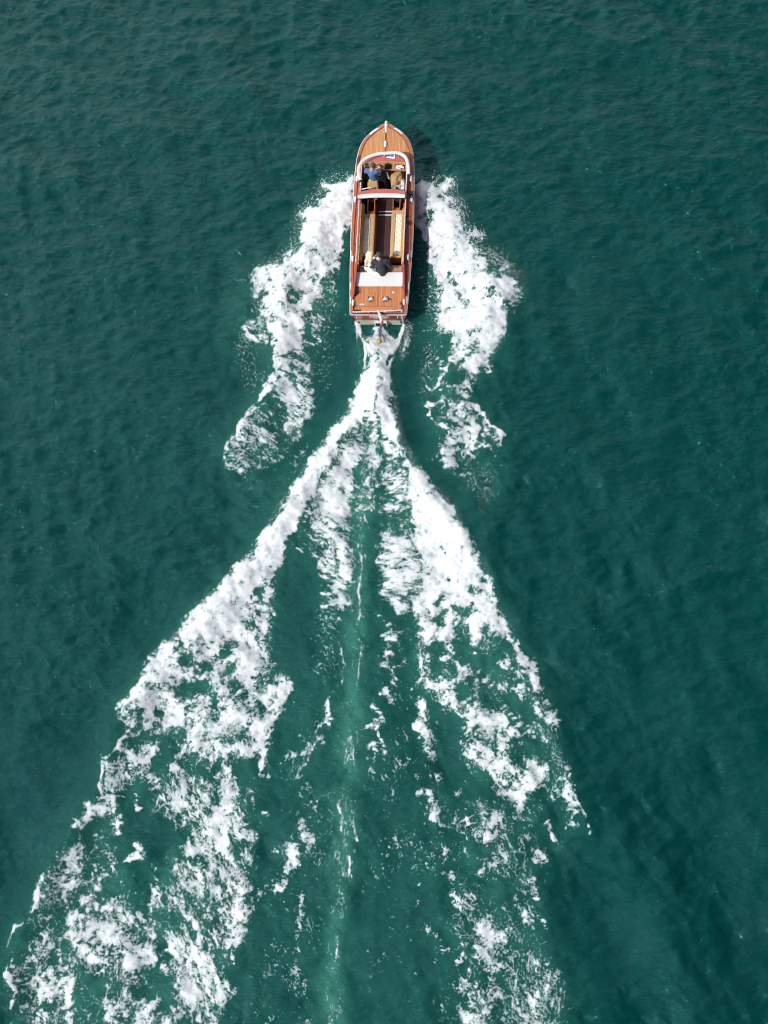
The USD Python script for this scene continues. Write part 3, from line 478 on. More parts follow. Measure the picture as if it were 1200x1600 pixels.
def from_coarse(field, x, y, order=1):
    return ndimage.map_coordinates(field, [(y - CY[0]) / (CY[1] - CY[0]), (x - CX[0]) / (CX[1] - CX[0])], order=order, mode='constant')
lumps = (fbm(WXX * 1.6, WYY * 1.6, 4, 30) - 0.5) * 0.12
edge = np.minimum.reduce([WXX - WX[0], WX[-1] - WXX, WYY - WY[0], WY[-1] - WYY]); fade = smooth01(edge / 2.5)
under_boat = smooth01((1.35 - np.abs(WXX)) / 0.5) * smooth01((WYY + 0.3) / 0.5) * smooth01((8.0 - WYY) / 0.8)
HEIGHT = (sea * gust * (1 - calm) + ridge + trough + swell + lumps * from_coarse(churn, WXX, WYY)) * fade
HEIGHT = HEIGHT * (1 - under_boat) - 0.06 * under_boat
def height(x, y):
    return ndimage.map_coordinates(HEIGHT, [(y - WY[0]) / WD, (x - WX[0]) / WD], order=1, mode='nearest')

def grid_faces(keep):
    """Triangles of the grid cells whose four corners' flag is set, with the vertices renumbered."""
    h, w = keep.shape; idx = np.arange(h * w).reshape(h, w)
    c = keep[:-1, :-1] & keep[1:, :-1] & keep[:-1, 1:] & keep[1:, 1:]
    a, b, d, e = idx[:-1, :-1][c], idx[:-1, 1:][c], idx[1:, 1:][c], idx[1:, :-1][c]
    f = np.vstack([np.stack([a, b, d], 1), np.stack([a, d, e], 1)]); u, inv = np.unique(f, return_inverse=True)
    return u, inv.reshape(-1, 3)
def surface(path, v, f, normals, mat, name, values):
    m = UsdGeom.Mesh.Define(stage, path)
    m.CreatePointsAttr(Vt.Vec3fArray.FromNumpy(v.astype(np.float32))); m.CreateFaceVertexCountsAttr(Vt.IntArray.FromNumpy(np.full(len(f), 3, np.int32)))
    m.CreateFaceVertexIndicesAttr(Vt.IntArray.FromNumpy(f.astype(np.int32).ravel())); m.CreateSubdivisionSchemeAttr('none')
    if normals is not None:
        m.CreateNormalsAttr(Vt.Vec3fArray.FromNumpy(normals.astype(np.float32))); m.SetNormalsInterpolation('vertex')
    UsdGeom.PrimvarsAPI(m).CreatePrimvar(name, Sdf.ValueTypeNames.FloatArray, 'vertex').Set(Vt.FloatArray.FromNumpy(values.astype(np.float32)))
    UsdShade.MaterialBindingAPI.Apply(m.GetPrim()).Bind(M[mat]); return m.GetPrim()
def slope_normals(h, d):
    gy, gx = np.gradient(h, d); n = np.stack([-gx, -gy, np.ones_like(h)], -1); return (n / np.linalg.norm(n, axis=-1, keepdims=True)).reshape(-1, 3)

# bubbles under the foam and along the trail make the water paler
bub = np.zeros(CXX.shape, np.float32); stroke('x', 'v', 0.5, 7, TRAIL[1:], 16, field=bub, r2=17); trail_b = ndimage.gaussian_filter(bub, 3) * (0.45 + 0.9 * fbm(CXX * 1.3, CYY * 0.5, 4, 33))
haze_b = (0.30 * ndimage.gaussian_filter(churn, 3) + 0.34 * ndimage.gaussian_filter(churn, 12)) * (0.5 + 1.0 * fbm(CXX * 1.6, CYY * 1.6, 5, 35, 0.65))
bubbles = np.clip(from_coarse(haze_b + trail_b, WXX, WYY), 0, 1)
# one sheet: the modelled patch and, joined on to it, rings that run out to the horizon
v_in = np.stack([WXX, WYY, HEIGHT], -1).reshape(-1, 3); u, f_in = grid_faces(np.ones(HEIGHT.shape, bool)); n_in = slope_normals(HEIGHT, WD)
h_, w_ = HEIGHT.shape; idx = np.arange(h_ * w_).reshape(h_, w_)
rim = np.concatenate([idx[0, :-1], idx[:-1, -1], idx[-1, :0:-1], idx[:0:-1, 0]])
rings, prev, vs, fs, base = [1.04, 1.15, 1.5, 2.5, 6, 20, 70, 220], rim, [v_in], [f_in], len(v_in)
ctr = np.array([WX.mean(), WY.mean(), 0])
for s in rings:
    r = (v_in[rim] - ctr) * [s, s, 0] + ctr; now = base + np.arange(len(rim)); base += len(rim); vs.append(r)
    a, b, c, d = prev, np.roll(prev, -1), np.roll(now, -1), now; fs += [np.stack([a, d, c], 1), np.stack([a, c, b], 1)]; prev = now
v_all = np.vstack(vs); extra = len(v_all) - len(v_in)
tag(surface('/World/water', v_all, np.vstack(fs), np.vstack([n_in, np.tile([0, 0, 1.0], (extra, 1))]), 'water', 'bubbles', np.concatenate([bubbles.ravel(), np.zeros(extra)])), kind='structure')

# ---------------------------------------------------------------- the foam itself
FXX, FYY = np.meshgrid(FX, FY)
def turned(deg, along, across):
    c, s = math.cos(math.radians(deg)), math.sin(math.radians(deg)); return (FXX * c + FYY * s) * along, (-FXX * s + FYY * c) * across
def pattern(x, y, seed):
    """Three evened patterns of one froth: soft clouds, thin wandering threads (0 on a thread) and fine grain."""
    wx, wy = (fbm(x * 2.2, y * 2.2, 4, seed) - 0.5) * 0.45, (fbm(x * 2.2, y * 2.2, 4, seed + 7) - 0.5) * 0.45
    cloud = evened(fbm((x + wx) * 1.9, (y + wy) * 1.9, 6, seed + 3, 0.66))
    t1 = np.abs(fbm((x + wx) * 2.3, (y + wy) * 2.3, 4, seed + 11, 0.55) - 0.5) / 2.3; t2 = np.abs(fbm((x + 0.6 * wx) * 4.6 + 9, (y + 0.6 * wy) * 4.6, 3, seed + 19, 0.55) - 0.5) / 3.4
    return cloud, evened(np.minimum(t1, t2)), evened(fbm(x * 9.5, y * 9.5, 4, seed + 15, 0.72)), evened(fbm((x + 0.7 * wx) * 5.2, (y + 0.7 * wy) * 5.2, 4, seed + 27, 0.7))
NOISE = {'i': pattern(FXX, FYY, 3), 'l': pattern(*turned(-28, 0.7, 1.5), 8), 'r': pattern(*turned(6, 0.65, 1.6), 13), 'v': pattern(*turned(84, 0.5, 2.0), 18), 's': pattern(*turned(-62, 0.75, 1.4), 25)}
lump = fbm(FXX * 3.2, FYY * 3.2, 5, 44, 0.6); gaps = evened(fbm(FXX * 0.8, FYY * 0.8, 4, 71))
def full_size(a):
    full = ndimage.zoom(a, 2, order=1)[:FXX.shape[0], :FXX.shape[1]]
    return np.pad(full, ((0, FXX.shape[0] - full.shape[0]), (0, FXX.shape[1] - full.shape[1])), mode='edge')
groups, cover = list(D), []; depth_ = np.full(FXX.shape, -1.0)
for g in groups:
    best = np.zeros(FXX.shape, np.float32)
    for k, a in D[g].items():
        d = full_size(a); cloud, thread, fine, mid = NOISE[k]
        d = d * np.where((d < 0.8) & (g != 'trail'), 1 + (gaps - 0.5) * np.clip((0.85 - d) * 2.0, 0, 0.62), 1)
        d = np.where(d < 0.7, d * (1.28 - 0.4 * d), d)
        rough = 0.40 * cloud + 0.44 * mid + 0.36 * fine - 0.06
        solid = smooth01(0.5 + (d * 1.2 - 0.21 - rough) / 0.48) * smooth01(d * 6)                                      # cotton-like masses with crumbling edges
        depth_ = np.maximum(depth_, np.where(d > 0.05, d * 1.2 - 0.21 - rough, -1))
        lace = smooth01((d * (0.18 + 0.75 * gaps) - thread * 1.1) / 0.24) * smooth01(d * 4 - 0.2) * (0.45 + 0.55 * fine)  # threads of bubbles between them
        mist = 0.34 * smooth01(d * 1.2 - 0.12) * smooth01(1.2 - cloud) * (0.15 + 1.1 * fine ** 1.6)                          # a thin film of bubbles
        speck = smooth01((0.17 * d - (fine * 0.75 + 0.25 * cloud)) / 0.06 + 0.3) * smooth01(d * 12) * 0.8               # lone flecks
        best = np.maximum(best, 1 - (1 - solid) * (1 - lace) * (1 - mist) * (1 - speck))
    cover.append(best)
cover = np.array(cover); owner = cover.argmax(0); alpha = cover.max(0); best = np.clip(ndimage.gaussian_filter(alpha, 2.0), 0, 1)
# cleared under the boat
hull_half = np.interp(FYY, [-0.2, -0.1, 0, 3.5, 5.0, 5.6, 6.3], [-1, -1, 0.9, 1.0, 0.95, 0.8, 0.3])
alpha = np.where((np.abs(FXX) < hull_half) & (FYY > -0.05), 0, alpha)
thick = 0.012 + best * (0.012 + 0.035 * np.clip(lump - 0.22, 0, 1)) + 0.004 * alpha * NOISE['i'][2]
FZ = height(FXX, FYY) + thick
fn = slope_normals(FZ, DX); fv = np.stack([FXX, FYY, FZ], -1).reshape(-1, 3)
LABELS = {'bow left': ('bow_wave_foam', 'white spray and lacy foam thrown out to the left of the wooden boat'), 'bow right': ('bow_wave_foam', 'white spray and lacy foam thrown out to the right of the wooden boat'),
          'wake left': ('wake_foam', 'left arm of the white foam wake spreading out behind the boat'), 'wake right': ('wake_foam', 'right arm of the white foam wake spreading out behind the boat'),
          'trail': ('propeller_trail_foam', 'thin pale threads of foam in the green propeller trail down the middle')}
# the froth is cut out along its bubbles: a cell is foam where its cover beats a fine grain, so that thin foam is a scatter of small flecks
ca = (alpha[:-1, :-1] + alpha[1:, :-1] + alpha[:-1, 1:] + alpha[1:, 1:]) / 4
bubble = evened(0.6 * fbm(FXX * 16, FYY * 16, 3, 61, 0.8) + 0.4 * np.random.default_rng(9).random(FXX.shape))[:-1, :-1]
is_foam = ca > 0.04 + 0.87 * bubble
tone = np.clip(np.maximum(0.42 + 0.95 * depth_, 0) * 0.85 + 0.22 * ndimage.gaussian_filter(alpha, 1.0), 0, 1)
for gi, g in enumerate(groups):
    idxg = np.arange(FXX.size).reshape(FXX.shape); c = (owner[:-1, :-1] == gi) & is_foam
    a, b, d, e = idxg[:-1, :-1][c], idxg[:-1, 1:][c], idxg[1:, 1:][c], idxg[1:, :-1][c]
    f = np.vstack([np.stack([a, b, d], 1), np.stack([a, d, e], 1)]); u, inv = np.unique(f, return_inverse=True)
    if len(u) == 0: continue
    nm, lb = LABELS[g]
    p = surface(numbered('/World', nm), fv[u], inv.reshape(-1, 3), fn[u], 'foam', 'cover', tone.ravel()[u])
    tag(p, lb, 'foam', kind='stuff')
print('foam cells', int(is_foam.sum()))

# drops of spray in the air along the edges of the foam
drop = UsdGeom.PointInstancer.Define(stage, '/World/spray_droplets')
ico = trimesh.creation.icosphere(0, 1.0)
pr = usdkit.mesh(stage, '/World/spray_droplets/droplet', ico, M['spray'], smooth=True)
drop.CreatePrototypesRel().AddTarget(pr.GetPath())
pos, siz = [], []
def throw(pts, count, spread, lift, size=(0.004, 0.014)):
    p = W(pts); seg = np.linalg.norm(np.diff(p, axis=0), axis=1)
    for _ in range(count):
        k = rng.choice(len(seg), p=seg / seg.sum()); q = p[k] + (p[k + 1] - p[k]) * rng.random() + rng.normal(size=2) * spread
        z = float(height(np.array([q[0]]), np.array([q[1]]))[0]) + 0.04 + lift * rng.random() ** 2
        if abs(q[0]) < 1.2 and 0 < q[1] < 7.6: continue
        pos.append((q[0], q[1], z)); siz.append(rng.uniform(*size) if rng.random() < 0.9 else size[1] * 1.3)
throw([(545, 280), (506, 282), (498, 313), (470, 335), (466, 370), (462, 400), (415, 420), (405, 460), (402, 490)], 900, 0.16, 0.4)
throw([(660, 288), (705, 286), (705, 317), (716, 360), (745, 390), (800, 425), (813, 460)], 1000, 0.2, 0.4)
throw([(708, 318), (728, 335), (720, 345)], 160, 0.12, 0.5); throw([(730, 365), (752, 368), (748, 382)], 160, 0.12, 0.5); throw([(760, 400), (795, 418)], 140, 0.15, 0.4)
throw([(557, 505), (570, 535), (583, 557)], 120, 0.05, 0.3); throw([(636, 502), (637, 530), (626, 560)], 300, 0.09, 0.4)
throw([(553, 628), (511, 687), (455, 772), (398, 860), (328, 933), (242, 1037), (200, 1100)], 700, 0.07, 0.15)
throw([(613, 600), (626, 684), (666, 747), (712, 800), (745, 880), (800, 1000), (845, 1083)], 600, 0.08, 0.15)
throw([(500, 470), (515, 530), (505, 600)], 200, 0.2, 0.1); throw([(375, 530), (400, 600), (420, 590)], 200, 0.25, 0.1); throw([(670, 540), (665, 620)], 200, 0.15, 0.1); throw([(740, 740), (765, 780)], 160, 0.3, 0.05)
throw([(845, 1090), (870, 1190), (893, 1270)], 350, 0.14, 0.05, (0.004, 0.012)); throw([(820, 1450), (870, 1590)], 150, 0.3, 0.03, (0.004, 0.011)); throw([(560, 900), (545, 1200), (530, 1400)], 250, 0.4, 0.03, (0.004, 0.010))
drop.CreatePositionsAttr(Vt.Vec3fArray.FromNumpy(np.array(pos, np.float32))); drop.CreateScalesAttr(Vt.Vec3fArray.FromNumpy(np.repeat(np.array(siz, np.float32)[:, None], 3, 1)))
drop.CreateProtoIndicesAttr(Vt.IntArray.FromNumpy(np.zeros(len(pos), np.int32)))
tag(drop.GetPrim(), 'fine white droplets of spray flying off the edges of the foam', 'spray', kind='stuff')

# ---------------------------------------------------------------- the boat: x to starboard, y forward, transom at y = 0
_hy = [0, 0.5, 1, 2, 3, 3.6, 4.1, 4.55, 5.1, 5.5, 5.8, 6.05, 6.3, 6.6, 6.8, 6.95, 7.1, 7.2, 7.37, 7.47, 7.53, 7.56]
_hb = [1.022, 1.055, 1.08, 1.118, 1.144, 1.146, 1.138, 1.122, 1.117, 1.106, 1.086, 1.062, 1.03, 0.952, 0.868, 0.775, 0.635, 0.54, 0.3, 0.15, 0.06, 0.01]
half_beam = PchipInterpolator(_hy, _hb)
def sheer(y): return 0.78 + 0.36 * (np.maximum(y, 0) / 7.6) ** 1.6
def deck_z(x, y): return sheer(y) + 0.03 * (1 - np.clip(np.abs(x) / np.maximum(half_beam(y), 0.05), 0, 1) ** 2)
boat = thing('motor_boat', 'varnished wooden motor boat with open cabin speeding away up the picture', 'boat')

ys = np.concatenate([np.linspace(0.0, 6.0, 25), np.linspace(6.15, 7.56, 24)])
def hull_section(y):
    b, z = float(half_beam(y)), float(sheer(y)); t = max(0.0, (y - 4.2) / 3.36)
    keel = -0.3 + (z + 0.26) * t ** 2.4; chine = (-0.02 + (z * 0.8) * t ** 2.2); cb = b * (0.86 - 0.35 * t ** 1.5)
    chine = max(chine, keel + 0.02)
    return [(b, z), (b * (0.985 - 0.05 * t), z - (z - chine) * 0.35), ((b * 0.45 + cb * 0.55), z - (z - chine) * 0.72), (cb, chine), (cb * 0.5, (chine + keel) / 2 - 0.02), (0.0, keel)]
sec = np.array([[(x, y, z) for x, z in hull_section(y)] for y in ys]); n_s, k_s = sec.shape[:2]
def hull_part(rows):
    out = []
    for s in (1, -1):
        p = sec[:, rows] * [s, 1, 1]; n, k = p.shape[:2]; i, j = np.meshgrid(np.arange(n - 1), np.arange(k - 1), indexing='ij'); a = (i * k + j).ravel()
        q = np.stack([a, a + 1, a + k + 1, a + k], 1); q = q if s > 0 else q[:, ::-1]
        out.append((p.reshape(-1, 3), np.vstack([q[:, [0, 1, 2]], q[:, [0, 2, 3]]])))
    return join(*out)
obj('hull_side', hull_part([0, 1, 2, 3]), 'mahogany', boat, smooth=40)
obj('hull_bottom', hull_part([3, 4, 5]), 'cream_hull', boat, smooth=40)
# transom: red mahogany above, cream below
def transom_piece(z0, z1, y):
    zz = np.linspace(z0, z1, 5); w = np.interp(zz, [-0.3, -0.05, 0.1, 0.78], [0.0, 0.845, 0.875, 1.015])
    p = slab(np.stack([-w, np.full(5, y), zz], 1), np.stack([w, np.full(5, y), zz], 1), 0.0)
    a = np.stack([-w, np.full(5, y), zz], 1); b = np.stack([w, np.full(5, y), zz], 1); c, d = a + [0, 0.04, 0], b + [0, 0.04, 0]
    return join(strip(a, b), strip(d, c), strip(c, a), strip(b, d))
tr = obj('transom', transom_piece(0.33, 0.762, -0.012), 'mahogany_red', boat)
obj('transom_bottom', transom_piece(-0.22, 0.326, -0.03), 'cream_hull', boat)
# name in worn script strokes across the transom, too small in the photograph to be read
scr = []
for x0, w, h in ((-0.30, 0.07, 0.1), (-0.21, 0.05, 0.05), (-0.15, 0.05, 0.05), (-0.08, 0.05, 0.05), (-0.01, 0.06, 0.05), (0.07, 0.05, 0.05), (0.14, 0.05, 0.05), (0.21, 0.06, 0.08), (0.30, 0.05, 0.05)):
    t = np.linspace(0, 2 * np.pi, 14)
    scr.append(tube(np.stack([x0 + w * 0.5 * np.sin(t) + w * 0.12 * t / 3, np.full(14, -0.02), 0.655 + h * 0.5 * np.cos(t)], 1), 0.009, 5))
scr.append(tube([(-0.36, -0.02, 0.62), (0, -0.02, 0.615), (0.4, -0.02, 0.63)], 0.008, 5))
obj('name_script', join(*scr), 'chrome', tr)
for x in (-0.79, 0.79): obj('exhaust_outlet', tube([(x, -0.028, 0.17), (x, -0.06, 0.17)], 0.035, 10), 'dark_inside', boat)
for x in (-0.82, 0.7): obj('tie_down_eye', join(cyl((x, -0.02, 0.64), (x, -0.06, 0.64), 0.018), ball((x, -0.06, 0.64), 0.025, 1)), 'chrome', boat)
obj('side_strap', rbox(0.845, 0.885, -0.06, -0.016, 0.05, 0.76, 0.01), 'pole_white', boat)
# bracket with two dark openings in the middle of the transom
br = obj('stern_bracket', join(rbox(-0.19, 0.27, -0.14, -0.034, 0.3, 0.345, 0.015), rbox(-0.19, -0.15, -0.16, -0.034, 0.05, 0.33, 0.012), rbox(0.235, 0.275, -0.16, -0.034, 0.05, 0.33, 0.012)), 'pole_white', boat)
for x in (-0.09, 0.15): obj('bracket_opening', tube([(x, -0.036, 0.15), (x, -0.1, 0.14), (x, -0.17, 0.1)], [0.075, 0.085, 0.07], 12), 'rope_black', br)

# covering boards along both edges, raised a little, with a bright rub rail outside
yl = np.concatenate([np.linspace(0.0, 6.0, 31), np.linspace(6.1, 7.5, 29)])
def inset(y, w):
    """The half-breadth less a margin w measured across the edge, not along x."""
    g = (half_beam(y + 0.01) - half_beam(y - 0.01)) / 0.02; return np.maximum(half_beam(y) - w * np.sqrt(1 + np.minimum(g, 0) ** 2), 0.0)
for s in (-1, 1):
    o = np.stack([s * half_beam(yl), yl, sheer(yl) + 0.055], 1); i = np.stack([s * inset(yl, 0.105), yl, sheer(yl) + 0.062], 1)
    obj('covering_board', slab(o, i, 0.075), 'mahogany_side', boat)
    o2 = np.stack([s * (half_beam(yl) + 0.012), yl, sheer(yl) + 0.02], 1)
    obj('rub_rail', tube(o2, 0.018, 6), 'chrome', boat, smooth=True)
obj('stern_rail_strip', tube([(-1.03, -0.01, 0.80), (0, -0.018, 0.80), (1.03, -0.01, 0.80)], 0.02, 6), 'chrome', boat, smooth=True)
# foredeck: a dark bed with one board per plank, and a dark king plank down the middle
yf = np.concatenate([np.linspace(5.86, 6.6, 10), np.linspace(6.66, 7.42, 22)])
def deck_bed(yy, w, dz): return strip(np.stack([-np.minimum(inset(yy, w), 9), yy, deck_z(inset(yy, w), yy) + dz], 1), np.stack([inset(yy, w), yy, deck_z(inset(yy, w), yy) + dz], 1))
bed = obj('foredeck', deck_bed(yf, 0.05, 0.0), 'caulk', boat)
yy_d = np.linspace(5.9, 7.45, 400); in_d = inset(yy_d, 0.118)
def plank(x0, x1, y0, y1a, y1b, lift, th=0.02):
    def z(x, y): return float(deck_z(x, y)) + lift
    n = 5; ta = np.linspace(0, 1, n); a = [(x0, y0 + (y1a - y0) * t, z(x0, y0 + (y1a - y0) * t)) for t in ta]; b = [(x1, y0 + (y1b - y0) * t, z(x1, y0 + (y1b - y0) * t)) for t in ta]
    return slab(a, b, th)
def front_of(x):
    k = np.nonzero(in_d >= abs(x))[0]; return float(yy_d[k[-1]]) if len(k) else 5.95
pw, gap = 0.0475, 0.006
for s in (-1, 1):
    for k in range(22):
        x0, x1 = 0.032 + k * pw, 0.032 + (k + 1) * pw - gap
        if x1 > in_d.max() - 0.01: break
        a, b = front_of(x0), front_of(x1)
        if b < 6.05: break
        obj('deck_plank', plank(s * x0, s * x1, 5.95, a - 0.004, b - 0.004, 0.02 + 0.0015 * (k % 2)), 'deck_teak', bed)
obj('king_plank', plank(-0.028, 0.028, 5.95, 7.33, 7.33, 0.026), 'mahogany', bed)
# bright fittings on the bow
obj('bow_fitting', [tube([(0, 7.14, 1.15), (0, 7.3, 1.18), (0, 7.42, 1.2)], [0.025, 0.055, 0.06], 10, (1, 0.6)), rbox(-0.062, 0.062, 7.38, 7.6, 1.11, 1.235, 0.03), ball((0, 7.5, 1.27), 0.05, 2)], 'chrome', boat, smooth=40)
obj('deck_light', [tube([(-0.005, 6.56, 1.13), (-0.005, 6.64, 1.17), (-0.005, 6.72, 1.17), (-0.005, 6.82, 1.135)], [0.03, 0.055, 0.05, 0.015], 10, (1, 0.7))], 'chrome', boat, smooth=True)
for s in (-1, 1):
    y = np.array([7.08, 7.16, 7.24, 7.31]); o = np.stack([s * (half_beam(y) - 0.012), y, sheer(y) + 0.064], 1); i = np.stack([s * inset(y, 0.075), y, sheer(y) + 0.07], 1)
    obj('fairlead', slab(o, i, 0.012), 'chrome', boat)

# side decks between the coamings and the edge
ysd = np.linspace(1.0, 5.96, 40)
for s in (-1, 1):
    sd = obj('side_deck', slab(np.stack([s * (half_beam(ysd) - 0.06), ysd, sheer(ysd) + 0.0], 1), np.stack([np.full(40, s * 0.8), ysd, sheer(ysd) + 0.012], 1), 0.03), 'caulk', boat)
    for y0, y1 in ((1.02, 2.42), (2.43, 4.1), (4.11, 5.15), (5.16, 5.94)):
        q = np.linspace(y0, y1, 10)
        obj('deck_plank', slab(np.stack([s * inset(q, 0.112), q, sheer(q) + 0.02], 1), np.stack([np.full(10, s * 0.885), q, sheer(q) + 0.03], 1), 0.02), 'mahogany_side', sd)
# coamings: red mahogany walls with a pale inner capping, running down to low rails beside the sun pad
yc_ = np.linspace(1.84, 5.86, 40); czc = 1.10 + 0.05 * np.clip((yc_ - 4) / 2, 0, 1); dn = np.linspace(0.68, 1.835, 10)
for s in (-1, 1):
    co = obj('coaming', slab(np.stack([np.full(40, s * 0.878), yc_, czc], 1), np.stack([np.full(40, s * 0.832), yc_, czc + 0.004], 1), 0.9 if False else 0.36), 'mahogany_red', boat)
    obj('coaming_capping', slab(np.stack([np.full(24, s * 0.829), np.linspace(1.845, 4.3, 24), np.full(24, 1.085)], 1), np.stack([np.full(24, s * 0.786), np.linspace(1.845, 4.3, 24), np.full(24, 1.089)], 1), 0.03), 'light_wood', co)
    obj('cabin_lining', slab(np.stack([np.full(20, s * 0.829), np.linspace(1.7, 5.86, 20), np.full(20, 1.05)], 1), np.stack([np.full(20, s * 0.806), np.linspace(1.7, 5.86, 20), np.full(20, 1.05)], 1), 0.86), 'light_wood' if False else 'mahogany', co)
    xo = s * np.interp(dn, [0.68, 1.84], [0.965, 0.9]); xi = s * np.interp(dn, [0.68, 1.84], [0.905, 0.832]); zz = np.interp(dn, [0.68, 1.2, 1.84], [0.98, 1.05, 1.10])
    obj('side_rail', slab(np.stack([xo, dn, zz], 1), np.stack([xi, dn, zz + 0.004], 1), 0.24), 'mahogany_red', boat)
    # bright handrail on little posts
    yr = np.linspace(1.86, 4.34, 12); hr = obj('handrail', tube(np.stack([np.full(12, s * 0.866), yr, np.full(12, 1.235)], 1), 0.017, 8), 'chrome', boat, smooth=True)
    for y in (1.9, 2.5, 3.1, 3.7, 4.25): obj('rail_post', [cyl((s * 0.866, y, 1.14), (s * 0.866, y, 1.235), 0.014, 8), ball((s * 0.866, y, 1.245), 0.026, 1)], 'chrome', hr)
    obj('cockpit_rail', tube(np.stack([np.full(9, s * 0.855), np.linspace(4.42, 5.82, 9), np.full(9, 1.2)], 1), 0.02, 8), 'chrome', boat, smooth=True)

# cabin sole, steps and the dark space under the decks
fl = obj('cabin_floor', box(-0.83, 0.83, 1.4, 5.75, 0.2, 0.235), 'dark_inside', boat)
for k in range(6):
    x0 = -0.34 + k * 0.1135
    obj('floor_board', box(x0, x0 + 0.109, 1.98, 4.3, 0.236, 0.25), 'floor_wood', fl)
    obj('floor_board', box(x0, x0 + 0.109, 4.42, 5.7, 0.236, 0.25), 'floor_wood', fl)
for y in (4.24, 4.385): obj('sill_strip', rbox(-0.25, 0.32, y - 0.022, y + 0.022, 0.236, 0.285, 0.01), 'chrome', fl)
obj('aft_bulkhead', box(-0.83, 0.83, 1.36, 1.4, 0.2, 0.8), 'mahogany', boat)

# the two benches: base, tan rim, tufted seat with buttons, ribbed back
def tufted(x0, x1, y0, y1, z, cell=0.1):
    nx, ny = 17, max(24, int((y1 - y0) / 0.018)); X, Y = np.meshgrid(np.linspace(x0, x1, nx), np.linspace(y0, y1, ny))
    u, v = (X - x0) / (x1 - x0) * 2, (Y - y0) / cell
    Z = z + 0.022 * np.sqrt(np.abs(np.sin(np.pi * (u + v) / 2) * np.sin(np.pi * (u - v) / 2))) - 0.0
    Z[[0, -1]] = z - 0.03; Z[:, [0, -1]] = z - 0.03
    u_, f = grid_faces(np.ones(X.shape, bool)); return (np.stack([X, Y, Z], -1).reshape(-1, 3), f)
for s in (-1, 1):
    y0, y1 = (2.36, 4.06) if s < 0 else (2.29, 4.2)
    def sx(a, b): return (min(s * a, s * b), max(s * a, s * b))
    bn = obj('bench', box(*sx(0.30, 0.80), y0, y1, 0.236, 0.665), 'orange_wood', boat)
    obj('bench_rim', [rbox(*sx(0.305, 0.47), y0, y1, 0.64, 0.745, 0.035), rbox(*sx(0.44, 0.78), y1 - 0.16, y1, 0.64, 0.742, 0.035), rbox(*sx(0.44, 0.78), y0, y0 + 0.08, 0.64, 0.742, 0.035)], 'tan_leather', bn, smooth=40)
    obj('tufted_seat', tufted(*sx(0.47, 0.72), y0 + 0.085, y1 - 0.165, 0.735), 'cream_tuft', bn, smooth=True)
    bt = []
    for k in range(int((y1 - y0 - 0.25) / 0.1)):
        for q in (0.25, 0.75) if k % 2 else (0.5,): bt.append(ball((s * (0.47 + 0.25 * q), y0 + 0.085 + 0.1 * k + 0.05, 0.743), 0.011, 1))
    obj('seat_buttons', join(*bt), 'button_brown', bn)
    for k, w in enumerate((0.0, 0.028, 0.056)):
        obj('back_roll', rbox(*sx(0.716 + w, 0.748 + w), y0 - 0.02 if s > 0 else 2.1, y1 + 0.32 * (s < 0), 0.70, 0.86 + 0.05 * k, 0.014), 'tan_piping' if k != 1 else 'tan_leather', bn, smooth=40)
# cupboards at the front of the cabin, with open dark recesses
for s in (-1, 1):
    def sx(a, b): return (min(s * a, s * b), max(s * a, s * b))
    y0, y1 = (4.09, 4.62) if s < 0 else (4.23, 4.62)
    cb = obj('cupboard', [box(*sx(0.335, 0.362), y0, y1, 0.236, 0.78), box(*sx(0.592, 0.618), y0, y1, 0.236, 0.78)], 'orange_wood', boat)
    obj('cupboard_front', [box(*sx(0.363, 0.591), y0 + 0.01, y0 + 0.035, 0.236, 0.62), box(*sx(0.363, 0.591), y0 + 0.036, y0 + 0.12, 0.595, 0.62)], 'orange_wood', cb)
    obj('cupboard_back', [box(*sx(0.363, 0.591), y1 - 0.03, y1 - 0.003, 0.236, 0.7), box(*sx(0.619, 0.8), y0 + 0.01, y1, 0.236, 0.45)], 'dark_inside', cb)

# rear seat, sun pad and aft deck
rs = obj('rear_seat', rbox(-0.80, 0.80, 1.62, 1.98, 0.60, 0.70, 0.02), 'ledge_wood', boat)
obj('seat_front', box(-0.79, 0.79, 1.93, 1.96, 0.236, 0.598), 'orange_wood', rs)
sp = obj('sun_pad', rbox(-0.885, 0.865, 1.085, 1.64, 0.80, 0.885, 0.035), 'white_vinyl', boat, smooth=40)
obj('pad_seam', tube([(-0.87, 1.1, 0.888), (0, 1.098, 0.888), (0.85, 1.1, 0.888)], 0.006, 5), 'paper_white', sp)
ya = np.linspace(0.03, 1.09, 8)
aft = obj('aft_deck', deck_bed(ya, 0.06, 0.0), 'caulk', boat)
aw = 0.0585
for k in range(-16, 16):
    x0, x1 = k * aw, (k + 1) * aw - 0.006
    if max(abs(x0), abs(x1)) > 0.945: continue
    seam = k in (-11, 9)
    if -11 < k < 9: obj('deck_plank', plank(x0, x1, 0.315, 1.085, 1.085, 0.018 + 0.0015 * (k % 2)), 'mahogany_side' if k in (-1,) else 'deck_teak_aft', aft)
    else: obj('deck_plank', plank(x0, x1, 0.185, 1.085 if abs(k) > 20 else 1.085, 1.085, 0.018 + 0.0015 * (k % 2)), 'deck_teak_aft', aft)
for k in range(3):
    y0 = 0.045 + k * 0.088; q = np.linspace(-0.93 if k == 0 else -0.635, 0.93 if k == 0 else 0.52, 9)
    obj('deck_plank', slab(np.stack([q, np.full(9, y0), deck_z(q, y0) + 0.019], 1), np.stack([q, np.full(9, y0 + 0.08), deck_z(q, y0) + 0.019], 1), 0.02), 'deck_teak_aft' if k else 'mahogany_side', aft)
